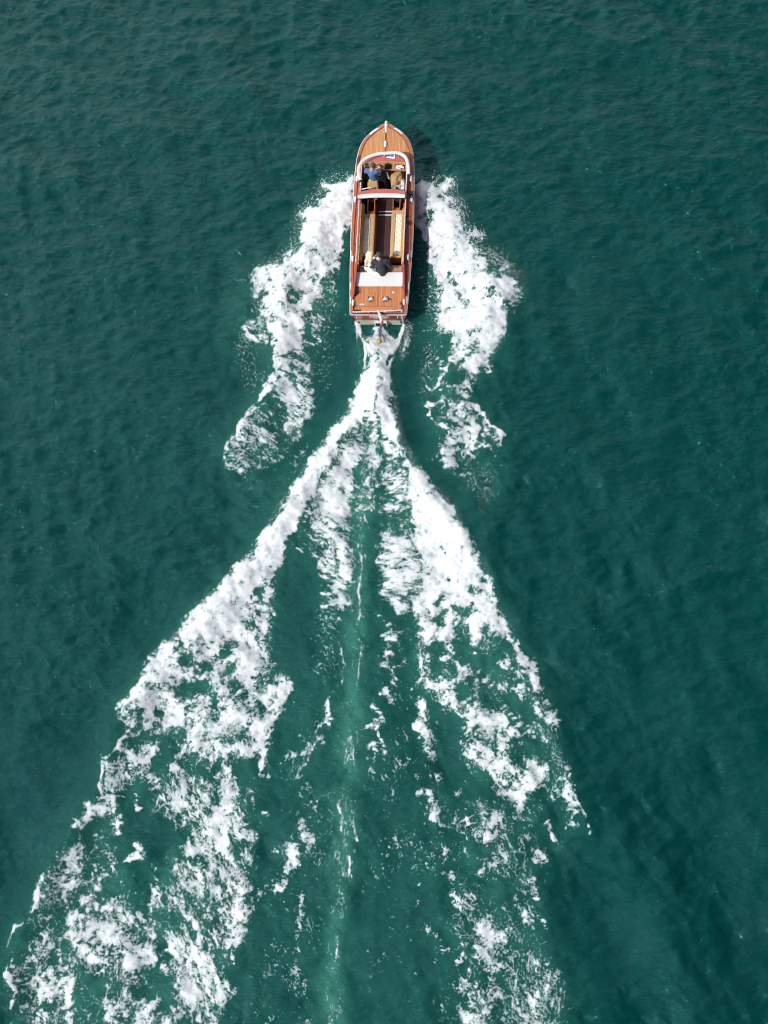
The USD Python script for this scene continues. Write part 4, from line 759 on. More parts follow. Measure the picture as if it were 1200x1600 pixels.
def clamshell(x, y):
    d = m3.Manifold.sphere(1.0, 28).scale([0.108, 0.17, 0.10]).translate([x, y - 0.085, 0.836]); d = d.trim_by_plane([0, 1, 0], y - 0.085).trim_by_plane([0, 0, 1], 0.836)
    lip = m3.Manifold.sphere(1.0, 20).scale([0.085, 0.03, 0.075]).translate([x, y - 0.085, 0.836]); return d - lip
for x in (-0.286, 0.245):
    vt = obj('vent_cowl', clamshell(x, 0.595), 'vent_metal', boat, smooth=50)
    obj('vent_base', rbox(x - 0.118, x + 0.118, 0.497, 0.7, 0.826, 0.835, 0.004), 'caulk', vt)
obj('deck_plate', rbox(-0.70, -0.52, 0.352, 0.41, 0.826, 0.84, 0.006), 'chrome', boat); obj('deck_plate', rbox(0.475, 0.56, 0.815, 0.893, 0.826, 0.842, 0.006), 'chrome', boat)
sr = obj('stern_rail', tube([(-0.92, 0.06, 0.885), (-0.4, 0.075, 0.9), (0, 0.085, 0.9), (0.4, 0.105, 0.9), (0.9, 0.14, 0.885)], 0.022, 8), 'chrome', boat, smooth=True)
for x in (-0.9, -0.35, 0.27, 0.87): obj('rail_post', [cyl((x, 0.075, 0.82), (x, 0.085, 0.89), 0.016, 8), ball((x, 0.07, 0.9), 0.03, 1)], 'chrome', sr)
def cleat(x, y, z, l=0.12): return join(tube([(x, y - l, z + 0.012), (x, y - l * 0.6, z + 0.035), (x, y, z + 0.05), (x, y + l * 0.6, z + 0.035), (x, y + l, z + 0.012)], [0.018, 0.042, 0.05, 0.042, 0.018], 10, (1, 0.55)))
for x, y in ((-0.945, 0.44), (0.935, 0.47), (-1.045, 2.16), (1.005, 2.21), (-1.055, 4.5), (1.06, 4.49), (1.01, 5.3), (-1.03, 5.32)):
    obj('cleat', cleat(x, y, float(sheer(y)) + 0.05), 'chrome', boat, smooth=True)
for y in (0.55, 1.1, 2.35): 
    for s in (-1, 1): obj('edge_fitting', rbox(*(sorted((s * (float(half_beam(y)) + 0.002), s * (float(half_beam(y)) - 0.035)))), y - 0.13, y + 0.13, float(sheer(y)) + 0.03, float(sheer(y)) + 0.067, 0.01), 'chrome', boat)

# cockpit: windscreen with a thick white frame, dashboard, wheel, seats
wsp = np.array([(-0.834, 5.04, 1.42), (-0.885, 5.2, 1.44), (-0.922, 5.4, 1.45), (-0.875, 5.66, 1.45), (-0.72, 5.88, 1.45), (-0.5, 6.0, 1.455), (-0.2, 6.085, 1.46), (0.0, 6.105, 1.46), (0.25, 6.115, 1.46), (0.53, 6.11, 1.455), (0.76, 5.99, 1.45), (0.9, 5.7, 1.45), (0.94, 5.45, 1.45), (0.95, 5.26, 1.44)])
from scipy.interpolate import CubicSpline
_t = np.concatenate([[0], np.cumsum(np.linalg.norm(np.diff(wsp, axis=0), axis=1))]); wcur = CubicSpline(_t, wsp)(np.linspace(0, _t[-1], 48))
ws = obj('windscreen_frame', tube(wcur, 0.062, 12, (1.0, 0.5)), 'white_canvas', boat, smooth=40)
low = wcur + [0, 0.0, 0]; low = np.stack([wcur[:, 0] * 0.985, wcur[:, 1] + np.clip((wcur[:, 1] - 5.3) * 0.16, 0, 0.13), deck_z(wcur[:, 0], np.clip(wcur[:, 1], 0, 7)) + 0.07], 1)
for a, b in ((0, 25), (24, 48)): obj('windscreen_pane', strip(low[a:b], wcur[a:b] - [0, 0, 0.05]), 'pane', ws)
obj('windscreen_mullion', tube([low[24], (0.0, 6.06, 1.3), (0.0, 6.04, 1.42)], 0.022, 8), 'chrome', ws)
obj('frame_end_cap', tube([(-0.832, 5.02, 1.418), (-0.83, 4.985, 1.414)], 0.06, 10), 'rope_black', ws)
# mahogany shelf behind the glass, then the pale instrument panel leaning towards the helm
def arc_y(x, y_mid, drop): return y_mid - drop * (x / 0.83) ** 2
xs = np.linspace(-0.83, 0.83, 21)
obj('dash_shelf', slab(np.stack([xs, arc_y(xs, 6.27, 0.35), np.full(21, 1.175)], 1), np.stack([xs, arc_y(xs, 5.9, 0.06), np.full(21, 1.185)], 1), 0.04), 'mahogany_red', boat)
top = np.stack([xs, arc_y(xs, 5.905, 0.06), np.full(21, 1.188)], 1); bot = np.stack([xs, arc_y(xs, 5.70, 0.05), np.full(21, 0.965)], 1)
db = obj('dashboard', slab(top, bot, 0.03), 'light_wood', boat)
obj('dash_roll', tube(top + [0, -0.005, 0.012], 0.022, 8), 'light_wood', db, smooth=True)
def on_dash(x, q, out=0.0):
    a = np.array([x, arc_y(x, 5.905, 0.06), 1.188]); b = np.array([x, arc_y(x, 5.70, 0.05), 0.965]); nrm = np.array([0, -0.223, 0.205]) / 0.303; return a + (b - a) * q + nrm * np.array(out) * [1, 1, 1] * [0, 1, 1]
def on_face(x0, x1, q0, q1, lift):
    o = np.array([0, -0.736, 0.677]) * lift; a = np.array([on_dash(x, q0) + o for x in np.linspace(x0, x1, 4)]); b = np.array([on_dash(x, q1) + o for x in np.linspace(x0, x1, 4)]); return slab(a, b, 0.008)
obj('chart_screen', on_face(0.0, 0.26, 0.28, 0.86, 0.012), 'screen_black', db)
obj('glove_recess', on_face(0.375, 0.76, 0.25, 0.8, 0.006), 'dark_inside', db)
for x, q, r in ((-0.14, 0.5, 0.075), (-0.25, 0.3, 0.045), (-0.04, 0.2, 0.032), (-0.6, 0.5, 0.05), (-0.72, 0.5, 0.04)):
    p = on_dash(x, q); nrm = np.array([0, -0.736, 0.677])
    g = obj('gauge', tube([p, p + nrm * 0.02], r, 14), 'gauge_face', db); obj('gauge_rim', tube([p + nrm * 0.02 + r * (np.cos(t) * np.array([1, 0, 0]) + np.sin(t) * np.array([0, 0.677, 0.736])) for t in np.linspace(0, 2 * np.pi, 18, endpoint=False)], 0.007, 6, closed=True), 'chrome', g, smooth=True)
wc = np.array([-0.31, 5.62, 1.17]); wn = np.array([0, -0.6, 0.8]); wu = np.array([0, 0.8, 0.6])
ring = [wc + 0.185 * (np.cos(t) * np.array([1, 0, 0]) + np.sin(t) * wu) for t in np.linspace(0, 2 * np.pi, 32, endpoint=False)]
sw = obj('steering_wheel', tube(ring, 0.019, 8, closed=True), 'orange_wood', boat, smooth=True)
obj('wheel_hub', [ball(wc, 0.035, 2), cyl(wc, wc - wn * 0.22, 0.02)], 'chrome', sw)
for t in (0.5, 2.6, 4.7): obj('spoke', cyl(wc, wc + 0.18 * (math.cos(t) * np.array([1, 0, 0]) + math.sin(t) * wu), 0.01, 8), 'chrome', sw)
hs = obj('helm_seat', rbox(-0.62, -0.25, 5.0, 5.35, 0.70, 0.80, 0.04), 'tan_leather', boat, smooth=40)
obj('seat_back', m3.Manifold.batch_hull([m3.Manifold.sphere(0.06, 12).translate([x, y, z]) for x, y, z in ((-0.58, 5.02, 0.8), (-0.27, 5.02, 0.8), (-0.56, 5.17, 1.06), (-0.29, 5.17, 1.06), (-0.51, 5.22, 1.1), (-0.34, 5.22, 1.1))]), 'tan_leather', hs, smooth=40)
obj('seat_pedestal', rbox(-0.54, -0.33, 5.05, 5.3, 0.236, 0.7, 0.03), 'mahogany', hs)
obj('helm_locker', rbox(-0.7, -0.27, 4.74, 4.98, 0.5, 0.86, 0.03), 'tan_leather', boat, smooth=40)
obj('grab_bar', [tube([(-0.83, 4.83, 1.12), (-0.7, 4.85, 1.15), (-0.5, 4.88, 1.15)], 0.022, 8), ball((-0.49, 4.88, 1.15), 0.035, 1), cyl((-0.49, 4.88, 0.84), (-0.49, 4.88, 1.14), 0.018, 8)], 'chrome', boat, smooth=40)
ps = obj('passenger_seat', m3.Manifold.batch_hull([m3.Manifold.sphere(0.05, 12).translate([x, y, z]) for x, y, z in ((0.2, 5.8, 0.66), (0.62, 5.82, 0.66), (0.28, 5.2, 0.66), (0.72, 5.2, 0.66), (0.2, 5.8, 0.5), (0.62, 5.82, 0.5), (0.28, 5.2, 0.5), (0.72, 5.2, 0.5))]), 'tan_leather', boat, smooth=40)
obj('seat_base', rbox(0.3, 0.66, 5.25, 5.7, 0.236, 0.5, 0.02), 'mahogany', ps)
# arch between cockpit and cabin: red mahogany with a white padded edge behind it
xa = np.linspace(-0.9, 0.86, 15)
ar = obj('cabin_arch', slab(np.stack([xa, 4.66 - 0.11 * (xa / 0.88) ** 2, np.full(15, 1.455)], 1), np.stack([xa, 4.47 - 0.05 * (xa / 0.88) ** 2, np.full(15, 1.46)], 1), 0.05), 'mahogany_red', boat)
obj('arch_pad', tube(np.stack([xa, 4.395 - 0.05 * (xa / 0.88) ** 2, np.full(15, 1.465)], 1), np.interp(np.abs(xa), [0, 0.7, 0.9], [0.088, 0.085, 0.06]), 10, (1.0, 0.5)), 'white_canvas', ar, smooth=40)
for s in (-1, 1): obj('arch_post', box(*sorted((s * 0.835, s * 0.872)), 4.4, 4.56, 1.15, 1.41), 'mahogany_red', ar)
print('boat done')

# ---------------------------------------------------------------- people
def capsule_union(bones, sides=14):
    parts = []
    for p, r, q, s in bones:
        parts.append(m3.Manifold.batch_hull([m3.Manifold.sphere(r, sides).translate(list(map(float, p))), m3.Manifold.sphere(s, sides).translate(list(map(float, q)))]))
    return m3.Manifold.batch_boolean(parts, m3.OpType.Add)
def softened(man, step=0.018, rounds=8):
    v, f, _ = meshkit.arrays(man.refine_to_length(step)); t = trimesh.Trimesh(v, f, process=True); trimesh.smoothing.filter_taubin(t, iterations=rounds); return np.array(t.vertices), np.array(t.faces)
def unit(a): a = np.asarray(a, float); return a / np.linalg.norm(a)
def hand(wrist, ahead, palm, thumb_side, curl=0.5):
    """Palm, four unequal bent fingers and a thumb that leaves the side of the palm; palm is the way the palm faces."""
    w, d, n = np.asarray(wrist, float), unit(ahead), unit(palm); n = unit(n - d * n.dot(d)); s = unit(np.cross(n, d)) * thumb_side; parts = []
    k = [w + d * 0.02 + s * 0.02, w + d * 0.02 - s * 0.02, w + d * 0.09 + s * 0.034, w + d * 0.085 - s * 0.034]
    parts.append(m3.Manifold.batch_hull([m3.Manifold.sphere(0.014, 10).translate(list(p)) for p in k]))
    def chain(p, dirs, lens, r0):
        for i, (dd, l) in enumerate(zip(dirs, lens)):
            q = p + dd * l; a, b = r0 * (1 - 0.12 * i), r0 * (1 - 0.12 * (i + 1)); parts.append(m3.Manifold.batch_hull([m3.Manifold.sphere(a, 8).translate(list(p)), m3.Manifold.sphere(b, 8).translate(list(q))])); p = q
    for off, l in ((0.029, 0.040), (0.010, 0.045), (-0.010, 0.042), (-0.029, 0.033)):
        dirs = [unit(d * math.cos(a) + n * math.sin(a) + s * off * 2) for a in (curl * 0.5, curl * 1.5, curl * 2.3)]; chain(w + d * 0.085 + s * off, dirs, (l, l * 0.65, l * 0.5), 0.0085)
    chain(w + d * 0.035 + s * 0.03, [unit(s * 0.8 + d * 0.5 + n * 0.2), unit(s * 0.4 + d * 0.8 + n * 0.4), unit(d * 0.9 + n * 0.5)], (0.035, 0.03, 0.025), 0.0105)
    return m3.Manifold.batch_boolean(parts, m3.OpType.Add)
def head(c, face, up, size=1.0):
    """Skull, jaw, nose, ears, brow and neck stump, looking along face. Returns the manifold and a function that places points in the head's own frame (right, forward, up)."""
    f = unit(face); u = unit(np.asarray(up, float) - f * np.dot(up, f)); r = np.cross(f, u); c = np.asarray(c, float)
    at = lambda x, y, z: c + (r * x + f * y + u * z) * size
    S = lambda x, y, z, q: m3.Manifold.sphere(q * size, 16).translate(list(at(x, y, z)))
    skull = m3.Manifold.batch_hull([S(0, -0.025, 0.03, 0.083), S(0, 0.02, 0.035, 0.075), S(0, 0.035, -0.02, 0.06)])
    jaw = m3.Manifold.batch_hull([S(0, 0.035, -0.02, 0.058), S(0.035, 0.015, -0.055, 0.03), S(-0.035, 0.015, -0.055, 0.03), S(0, 0.068, -0.088, 0.022)])
    bits = [skull, jaw, m3.Manifold.batch_hull([S(0, 0.092, 0.008, 0.009), S(0, 0.112, -0.026, 0.012), S(0.011, 0.096, -0.03, 0.008), S(-0.011, 0.096, -0.03, 0.008)]),
            m3.Manifold.batch_hull([S(0.035, 0.083, 0.022, 0.011), S(-0.035, 0.083, 0.022, 0.011)])]
    for s in (-1, 1): bits.append(m3.Manifold.batch_hull([S(s * 0.078, -0.004, 0.018, 0.011), S(s * 0.084, -0.012, 0.0, 0.013), S(s * 0.076, -0.002, -0.028, 0.009)]))
    return m3.Manifold.batch_boolean(bits, m3.OpType.Add), at
def face_bits(t, at, base, size=1.0):
    for s in (-1, 1): obj('eye', ball(at(s * 0.031, 0.089, 0.004), 0.012 * size, 1), 'eye_dark', t, offset=base)
    obj('mouth', tube([at(-0.024, 0.086, -0.056), at(0, 0.097, -0.056), at(0.024, 0.086, -0.056)], 0.006 * size, 6), 'lip', t, offset=base)
def put(t, base, name, shape, mat, step=0.018, rounds=8):
    obj(name, softened(shape, step, rounds) if hasattr(shape, 'to_mesh') else shape, mat, t, smooth=True, offset=base)

# the helmsman: stands half against the helm seat, left hand on the wheel
P = lambda *a: np.array(a, float)
base = P(-0.3, 5.3, 0.25)
t = thing('person', 'person in a blue shirt and dark trousers standing at the steering wheel', 'person', base)
hip, chest, neck, hd = P(-0.38, 5.30, 1.12), P(-0.42, 5.34, 1.42), P(-0.40, 5.36, 1.60), P(-0.35, 5.425, 1.80)
shL, shR = P(-0.595, 5.36, 1.53), P(-0.245, 5.33, 1.53); elL, elR = P(-0.67, 5.45, 1.29), P(-0.17, 5.37, 1.25); wrL, wrR = P(-0.47, 5.56, 1.23), P(-0.155, 5.50, 1.19)
hpL, hpR = P(-0.45, 5.3, 1.06), P(-0.25, 5.31, 1.06); knL, knR = P(-0.30, 5.45, 0.72), P(-0.04, 5.40, 0.82); anL, anR = P(-0.22, 5.42, 0.32), P(-0.02, 5.3, 0.32)
hm, at = head(hd, (-0.35, 1, -0.15), (0.1, 0.2, 1))
bodyb = [(hip, .13, chest, .14), (chest, .14, neck, .07), (neck, .062, hd - P(0, .02, .06), .058), (shL, .055, shR, .055), (shL, .052, elL, .042), (elL, .042, wrL, .03), (shR, .052, elR, .042), (elR, .042, wrR, .03),
         (hpL, .09, knL, .062), (knL, .06, anL, .042), (hpR, .09, knR, .062), (knR, .06, anR, .042)]
put(t, base, 'body', m3.Manifold.batch_boolean([capsule_union(bodyb), hm, hand(wrL, (0.8, 0.6, 0.1), (0.3, 0.2, -1), -1, 0.8), hand(wrR, (-0.6, 0.8, 0.0), (-0.2, 0.3, -1), 1, 0.8)], m3.OpType.Add), 'skin', 0.02, 4)
put(t, base, 'shirt', capsule_union([(hip, .15, chest, .165), (chest, .16, neck - P(0, 0, .03), .082), (shL, .075, shR, .075), (chest, .13, shL, .085), (chest, .13, shR, .085), (shL, .076, elL, .064), (elL, .062, elL * .35 + wrL * .65, .05), (shR, .076, elR, .064), (elR, .062, elR * .35 + wrR * .65, .05), (hip, .15, hip - P(0, 0, .08), .15)]), 'shirt_blue')
put(t, base, 'trousers', capsule_union([(hpL, .112, knL, .083), (knL, .08, anL, .062), (hpR, .112, knR, .085), (knR, .083, anR, .064), (hpL + P(0, 0, .02), .12, hpR + P(0, 0, .02), .12)]), 'navy_cloth')
for a in (anL, anR): put(t, base, 'shoe', capsule_union([(a - P(0, .04, .02), .04, a + P(0, .14, -.035), .034), (a, .042, a - P(0, .03, .03), .04)]), 'shoe_black')
S = lambda at, x, y, z, q: m3.Manifold.sphere(q, 14).translate(list(at(x, y, z)))
put(t, base, 'hair', m3.Manifold.batch_boolean([m3.Manifold.batch_hull([S(at, 0, -0.03, 0.05, 0.085), S(at, 0, 0.03, 0.068, 0.06), S(at, 0, -0.05, 0.0, 0.075), S(at, 0, -0.05, -0.035, 0.06)]), S(at, 0.04, -0.04, 0.06, 0.062), S(at, -0.04, -0.03, 0.055, 0.062)], m3.OpType.Add), 'hair_brown')
face_bits(t, at, base)

# the man in the dark suit, seen from behind, his left arm round the woman
base = P(0.08, 1.6, 0.7)
t = thing('person', 'person in a dark suit sitting at the sun pad with an arm around a companion', 'person', base)
hip, chest, neck, hd = P(0.085, 1.64, 0.97), P(0.05, 1.82, 1.22), P(-0.01, 1.93, 1.37), P(0.012, 2.005, 1.52)
shL, shR = P(-0.15, 1.87, 1.3), P(0.24, 1.86, 1.28); elL, elR = P(-0.27, 1.74, 1.08), P(0.385, 1.76, 1.05); wrL, wrR = P(-0.44, 1.80, 1.06), P(0.27, 1.97, 0.95)
hpL, hpR = P(-0.01, 1.66, 0.92), P(0.17, 1.66, 0.92); knL, knR = P(-0.03, 2.07, 0.86), P(0.22, 2.08, 0.86); anL, anR = P(-0.04, 2.12, 0.36), P(0.22, 2.12, 0.36)
hm, at = head(hd, (-0.75, 0.75, -0.1), (-0.15, 0.15, 1))
bodyb = [(hip, .13, chest, .135), (chest, .135, neck, .07), (neck, .062, hd - P(0, .02, .06), .058), (shL, .055, shR, .055), (shL, .052, elL, .042), (elL, .042, wrL, .03), (shR, .052, elR, .042), (elR, .042, wrR, .03),
         (hpL, .09, knL, .062), (knL, .06, anL, .042), (hpR, .09, knR, .062), (knR, .06, anR, .042)]
put(t, base, 'body', m3.Manifold.batch_boolean([capsule_union(bodyb), hm, hand(wrL, (-0.8, 0.5, 0.15), (0.3, 0.8, -.3), 1, 0.5), hand(wrR, (-0.2, 0.9, -0.2), (0, 0.1, -1), -1, 0.4)], m3.OpType.Add), 'skin', 0.02, 4)
put(t, base, 'jacket', capsule_union([(hip, .155, chest, .17), (chest, .165, neck - P(0, .01, .04), .085), (shL, .078, shR, .078), (chest, .14, shL, .09), (chest, .14, shR, .09), (shL, .08, elL, .064), (elL, .064, wrL, .047), (shR, .08, elR, .066), (elR, .064, wrR, .047), (hip, .155, hip - P(-.01, .06, .06), .13)]), 'suit_cloth')
put(t, base, 'collar', capsule_union([(neck - P(.03, .0, .03), .068, neck + P(-.005, .012, .02), .064)]), 'shirt_white')
put(t, base, 'trousers', capsule_union([(hpL, .112, knL, .08), (knL, .078, anL, .058), (hpR, .112, knR, .08), (knR, .078, anR, .058)]), 'suit_cloth')
for a in (anL, anR): put(t, base, 'shoe', capsule_union([(a - P(0, .04, .02), .04, a + P(0, .15, -.055), .034), (a, .042, a - P(0, .03, .05), .04)]), 'shoe_black')
put(t, base, 'hair', m3.Manifold.batch_boolean([m3.Manifold.batch_hull([S(at, 0, -0.03, 0.045, 0.088), S(at, 0, 0.035, 0.072, 0.056), S(at, 0, -0.045, 0.0, 0.074)]), S(at, 0, 0.06, 0.075, 0.042)], m3.OpType.Add), 'hair_dark')
face_bits(t, at, base)

# the woman in white with long fair hair, leaning against him
base = P(-0.34, 1.72, 0.7)
t = thing('person', 'person with long blond hair in a white dress beside the suited companion', 'person', base)
hip, chest, neck, hd = P(-0.33, 1.74, 0.87), P(-0.36, 1.88, 1.1), P(-0.34, 1.97, 1.27), P(-0.285, 2.06, 1.42)
shL, shR = P(-0.50, 1.93, 1.19), P(-0.23, 1.93, 1.2); elL, elR = P(-0.52, 1.98, 0.97), P(-0.17, 2.02, 1.0); wrL, wrR = P(-0.40, 2.13, 0.9), P(-0.2, 2.18, 0.95)
hpL, hpR = P(-0.41, 1.76, 0.83), P(-0.25, 1.76, 0.83); knL, knR = P(-0.40, 2.17, 0.8), P(-0.24, 2.18, 0.8); anL, anR = P(-0.38, 2.2, 0.36), P(-0.24, 2.2, 0.36)
hm, at = head(hd, (0.75, 0.6, -0.15), (0.2, 0.2, 1), 0.96)
bodyb = [(hip, .115, chest, .11), (chest, .11, neck, .055), (neck, .05, hd - P(0, .02, .06), .05), (shL, .045, shR, .045), (shL, .043, elL, .035), (elL, .035, wrL, .026), (shR, .043, elR, .035), (elR, .035, wrR, .026),
         (hpL, .085, knL, .056), (knL, .055, anL, .038), (hpR, .085, knR, .056), (knR, .055, anR, .038)]
put(t, base, 'body', m3.Manifold.batch_boolean([capsule_union(bodyb), hm, hand(wrL, (0.4, 0.8, -0.2), (0, 0, -1), -1, 0.5), hand(wrR, (0.3, 0.9, -0.1), (0, 0, -1), 1, 0.5)], m3.OpType.Add), 'skin', 0.02, 4)
put(t, base, 'dress', capsule_union([(hip, .135, chest, .13), (chest, .125, neck - P(0, .01, .07), .07), (shL, .06, shR, .06), (shL, .058, elL, .05), (shR, .058, elR, .05), (hpL, .115, knL, .1), (hpR, .115, knR, .1), (knL, .1, anL, .13), (knR, .1, anR, .13), (hip, .14, hip - P(0, .06, .04), .12),
        (P(-.42, 1.66, .84), .06, P(-.12, 1.6, .905), .035), (P(-.3, 1.62, .86), .06, P(0.0, 1.5, .905), .03), (P(-.2, 1.6, .89), .035, P(-.02, 1.56, .91), .035), (P(-.45, 1.8, .75), .07, P(-.68, 1.93, .735), .03), (P(-.42, 1.75, .75), .06, P(-.6, 1.84, .735), .03)]), 'dress_white')
locks = [m3.Manifold.batch_hull([S(at, 0, -0.03, 0.05, 0.105), S(at, 0, 0.03, 0.08, 0.058), S(at, 0, -0.06, -0.02, 0.095)])]
for dx, dy, l in ((-.07, -.08, .34), (-.02, -.1, .4), (.03, -.1, .38), (.08, -.08, .3), (-.11, -.04, .3), (.0, -.13, .36), (-.09, -.1, .22)):
    q0 = np.array(at(dx, dy, 0.0)); prevp, pr_ = q0, 0.082
    for k in range(1, 4):
        q = q0 + (P(-.40 + dx * .9, 1.83 - abs(dx) * .2, 1.42 - l) - q0) * k / 3 + P(math.sin(7 * dx + 2 * k) * .02, 0.0, 0.05 * math.sin(k)); rr = .082 - .013 * k
        locks.append(m3.Manifold.batch_hull([m3.Manifold.sphere(pr_, 12).translate(list(prevp)), m3.Manifold.sphere(rr, 12).translate(list(q))])); prevp, pr_ = q, rr
put(t, base, 'hair', m3.Manifold.batch_boolean(locks, m3.OpType.Add), 'hair_blond', 0.016, 5)
face_bits(t, at, base)

# ---------------------------------------------------------------- loose things on board
base = P(0.226, 6.13, 1.2)
t = thing('folder', 'blue and white folder lying on the red shelf behind the windscreen', 'folder', base)
def tilted(x0, x1, y0, y1, z, skew=-0.35, th=0.012, lift=0.0):
    a = [(x, y1 + skew * (x - 0.226) * 0.4, z + 0.02 + lift) for x in (x0, x1)]; b = [(x, y0 + skew * (x - 0.226) * 0.4, z + lift) for x in (x0, x1)]; return slab(a, b, th)
obj('cover', tilted(0.075, 0.345, 6.10, 6.21, 1.215), 'folder_blue', t, offset=base)
obj('page', [tilted(0.06, 0.385, 6.045, 6.098, 1.21), tilted(0.348, 0.385, 6.10, 6.19, 1.215)], 'paper_white', t, offset=base)
base = P(0.55, 5.8, 1.1)
t = thing('papers', 'loose white papers stuffed in the dark recess of the dashboard', 'papers', base)
for k, (x0, x1, q0, q1, l, dq) in enumerate(((0.42, 0.66, 0.36, 0.66, 0.02, 0.1), (0.50, 0.73, 0.3, 0.56, 0.03, -0.12), (0.40, 0.6, 0.6, 0.74, 0.026, -0.08))):
    o = np.array([0, -0.736, 0.677]) * l; xx = np.linspace(x0, x1, 4); obj('sheet', slab([on_dash(x, q0 - dq * (x - x0) / (x1 - x0)) + o for x in xx], [on_dash(x, q1 - dq * (x - x0) / (x1 - x0)) + o for x in xx], 0.004), 'paper_white', t, offset=base)
base = P(0.44, 5.5, 0.71)
t = thing('bag', 'brown carrier bag with a dark handle lying on the passenger seat', 'bag', base)
def soft_slab(corners, z, th, bulge, rough, seed):
    """A limp sack laid flat between four corners, thicker in the middle."""
    n = 15; c = np.array(corners, float); u, v = np.meshgrid(np.linspace(0, 1, n), np.linspace(0, 1, n)); p = (c[0] * ((1 - u) * (1 - v))[..., None] + c[1] * (u * (1 - v))[..., None] + c[2] * (u * v)[..., None] + c[3] * ((1 - u) * v)[..., None])
    env = (np.sin(np.pi * u) * np.sin(np.pi * v)) ** 0.4; nz = fbm(u * 4 + seed, v * 4, 4, seed); up = z + th + bulge * env + rough * (nz - 0.5); lo = np.full(u.shape, z)
    rimk = (u == 0) | (u == 1) | (v == 0) | (v == 1); up = np.where(rimk, z + th * 0.5, up); lo = np.where(rimk, z + th * 0.45, lo)
    u_, f = grid_faces(np.ones(u.shape, bool)); a = np.dstack([p, up]).reshape(-1, 3); b = np.dstack([p, lo]).reshape(-1, 3); return np.vstack([a, b]), np.vstack([f, f[:, ::-1] + len(a)])
obj('sack', soft_slab([(0.262, 5.2), (0.70, 5.40), (0.615, 5.80), (0.18, 5.73)], 0.715, 0.05, 0.08, 0.05, 3), 'bag_brown', t, smooth=True, offset=base)
obj('flap', soft_slab([(0.178, 5.74), (0.62, 5.81), (0.60, 5.89), (0.17, 5.80)], 0.73, 0.04, 0.03, 0.03, 5), 'bag_brown', t, smooth=True, offset=base)
obj('crumpled_end', soft_slab([(0.26, 5.12), (0.48, 5.2), (0.52, 5.36), (0.38, 5.3)], 0.74, 0.08, 0.05, 0.12, 6), 'bag_brown', t, smooth=True, offset=base)
tt = np.linspace(-0.4, 3.7, 14); obj('handle', tube(np.stack([0.545 + 0.10 * np.cos(tt) + 0.05 * np.sin(tt), 5.42 + 0.15 * np.sin(tt) + 0.03 * np.cos(tt), 0.88 + 0.025 * np.sin(tt)], 1), 0.013, 6), 'strap_dark', t, smooth=True, offset=base)
base = P(0.66, 5.1, 0.5)
t = thing('towel_pile', 'white towels heaped beside the brown bag in the cockpit', 'towels', base)
obj('towel', soft_slab([(0.58, 4.78), (0.775, 4.8), (0.775, 5.16), (0.60, 5.14)], 0.55, 0.24, 0.06, 0.05, 8), 'ledge_wood' if False else 'towel_white', t, smooth=True, offset=base)
obj('towel', soft_slab([(0.60, 5.12), (0.775, 5.16), (0.74, 5.42), (0.62, 5.34)], 0.7, 0.13, 0.06, 0.08, 9), 'towel_white', t, smooth=True, offset=base)
base = P(0.47, 5.05, 0.5)
t = thing('crate', 'small pale crate with a dark inside standing by the white towels', 'crate', base)
obj('crate_body', [box(.385, .565, 5.16, 5.178, .5, .8), box(.385, .565, 4.98, 4.998, .5, .8), box(.385, .403, 4.999, 5.159, .5, .8), box(.547, .565, 4.999, 5.159, .5, .8), box(.404, .546, 4.999, 5.159, .5, .55)], 'crate_grey', t, offset=base)
obj('lid_edge', rbox(.33, .575, 4.93, 4.975, .77, .81, .01), 'paper_white', t, offset=base)
base = P(1.0, 4.62, 1.0)
t = thing('mooring_line', 'black mooring line looped over the cleat on the right edge', 'rope', base)
obj('line', [tube([(0.885, 4.72, 1.13), (0.93, 4.68, 1.1), (0.99, 4.63, 1.075), (1.05, 4.58, 1.08)], 0.03, 8), tube([(1.05 + .07 * math.cos(a), 4.53 + .09 * math.sin(a), 1.075 + .01 * k) for k, a in enumerate(np.linspace(0, 9, 22) )], 0.017, 6)], 'rope_black', t, smooth=True, offset=base)

# flag on a raked staff at the stern
base = P(-0.013, 0.154, 0.83)
t = thing('ensign', 'furled white flag on a raked staff over the stern with golden tassel', 'flag', base)
tip = P(0.215, -0.46, 1.22)
obj('staff', tube([base, base + (tip - base) * .5, tip], [0.024, 0.022, 0.02], 10), 'pole_white', t, smooth=True, offset=base)
def drape(path, w, turn, seed):
    """Cloth hanging along a path in soft folds."""
    p = np.asarray(path, float); n = 24; q = np.stack([np.interp(np.linspace(0, 1, n), np.linspace(0, 1, len(p)), p[:, k]) for k in range(3)], 1); m = 12
    out = [];
    for i in range(n):
        for j in range(m):
            s = (j / (m - 1) - 0.5) * 2; k = np.interp(i / (n - 1), np.linspace(0, 1, len(w)), w); a = s * 4.2 + seed + i * turn
            out.append(q[i] + P(k * (0.55 * math.sin(a) + 0.45 * s), 0.02 * math.sin(a * 1.3), k * 0.8 * math.cos(a)))
    v = np.array(out); idx = np.arange(n * m).reshape(n, m); a, b, c, d = idx[:-1, :-1].ravel(), idx[:-1, 1:].ravel(), idx[1:, 1:].ravel(), idx[1:, :-1].ravel(); return v, np.vstack([np.stack([a, b, c], 1), np.stack([a, c, d], 1)])
obj('flag_cloth', drape([base + (tip - base) * .12, base + (tip - base) * .5, base + (tip - base) * .95], [0.045, 0.06, 0.07], 0.05, 0.0), 'flag_white', t, smooth=True, offset=base)
obj('flag_stripe', drape([tip + P(0, .1, -.03), tip + P(-.005, -.02, -.04), tip + P(-.015, -.1, -.06)], [0.055, 0.07, 0.05], 0.05, 1.0), 'flag_red', t, smooth=True, label='faded red strip of the flag', offset=base)
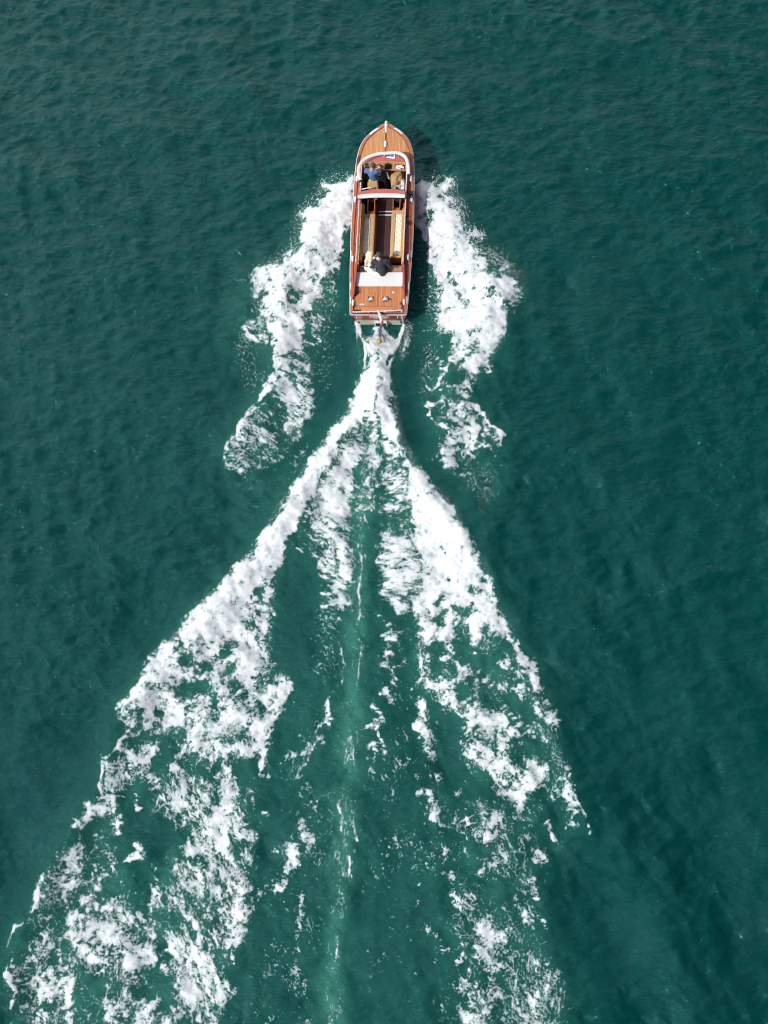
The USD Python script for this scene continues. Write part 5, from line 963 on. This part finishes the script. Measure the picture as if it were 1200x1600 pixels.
obj('flag_fly', drape([tip + P(-.02, -.03, -.08), P(0.16, -0.66, 1.1), P(0.14, -0.86, 1.06), P(0.135, -1.0, 1.04)], [0.06, 0.06, 0.05, 0.02], 0.06, 2.0), 'flag_blue', t, smooth=True, label='grey blue trailing end of the flag', offset=base)
tas = obj('tassel', tube([P(0.135, -0.98, 1.05), P(0.133, -1.04, 1.045), P(0.13, -1.1, 1.04), P(0.128, -1.17, 1.03), P(0.127, -1.21, 1.02)], [0.02, 0.05, 0.075, 0.07, 0.03], 12), 'gold', t, smooth=True, offset=base)

# small white drone flying above the wake
base = P(3.992, -16.76, 11.0)
t = thing('drone', 'small white four armed drone flying above the foam wake', 'drone', base)
ax = unit(P(-.071, .175, 0)); ay = P(ax[1], -ax[0], 0); L = lambda a, b, c: base + ax * a + ay * b + P(0, 0, c)
SP = lambda a, b, c, r: m3.Manifold.sphere(r, 12).translate(list(L(a, b, c)))
obj('shell', m3.Manifold.batch_hull([SP(a, b, c, .018) for a in (-.075, .075) for b in (-.026, .026) for c in (-.012, .014)] + [SP(.095, 0, 0, .018), SP(0, 0, .03, .015)]), 'drone_white', t, smooth=40, offset=base)
obj('battery', rbox(-.03, .03, -.02, .02, .0, .012, .004).rotate([0, 0, 22]).translate(list(base + P(0, 0, .036))), 'drone_grey', t, offset=base)
obj('camera_pod', [ball(L(.115, 0, -.02), .018, 2), cyl(L(.115, 0, -.02), L(.135, 0, -.022), .01)], 'drone_grey', t, offset=base)
for a, b in ((.045, -.165), (.08, .13), (-.10, -.10), (-.085, .14)):
    r0 = L(.06 if a > 0 else -.06, .03 * (1 if b > 0 else -1), .0)
    am = obj('arm', tube([r0, (r0 + L(a, b, .01)) / 2, L(a, b, .01)], [.012, .009, .008], 8), 'drone_white', t, smooth=40, offset=base)
    obj('motor', cyl(L(a, b, -.012), L(a, b, .034), .014), 'drone_white', am, offset=base)
    th = random.random() * 3; dv = P(math.cos(th), math.sin(th), 0); sv = P(-dv[1], dv[0], 0); c = L(a, b, .038)
    obj('propeller', slab([c - dv * .07 + sv * .004, c + sv * .009, c + dv * .07 + sv * .004], [c - dv * .07 - sv * .004, c - sv * .009, c + dv * .07 - sv * .004], .002), 'drone_grey', am, offset=base)
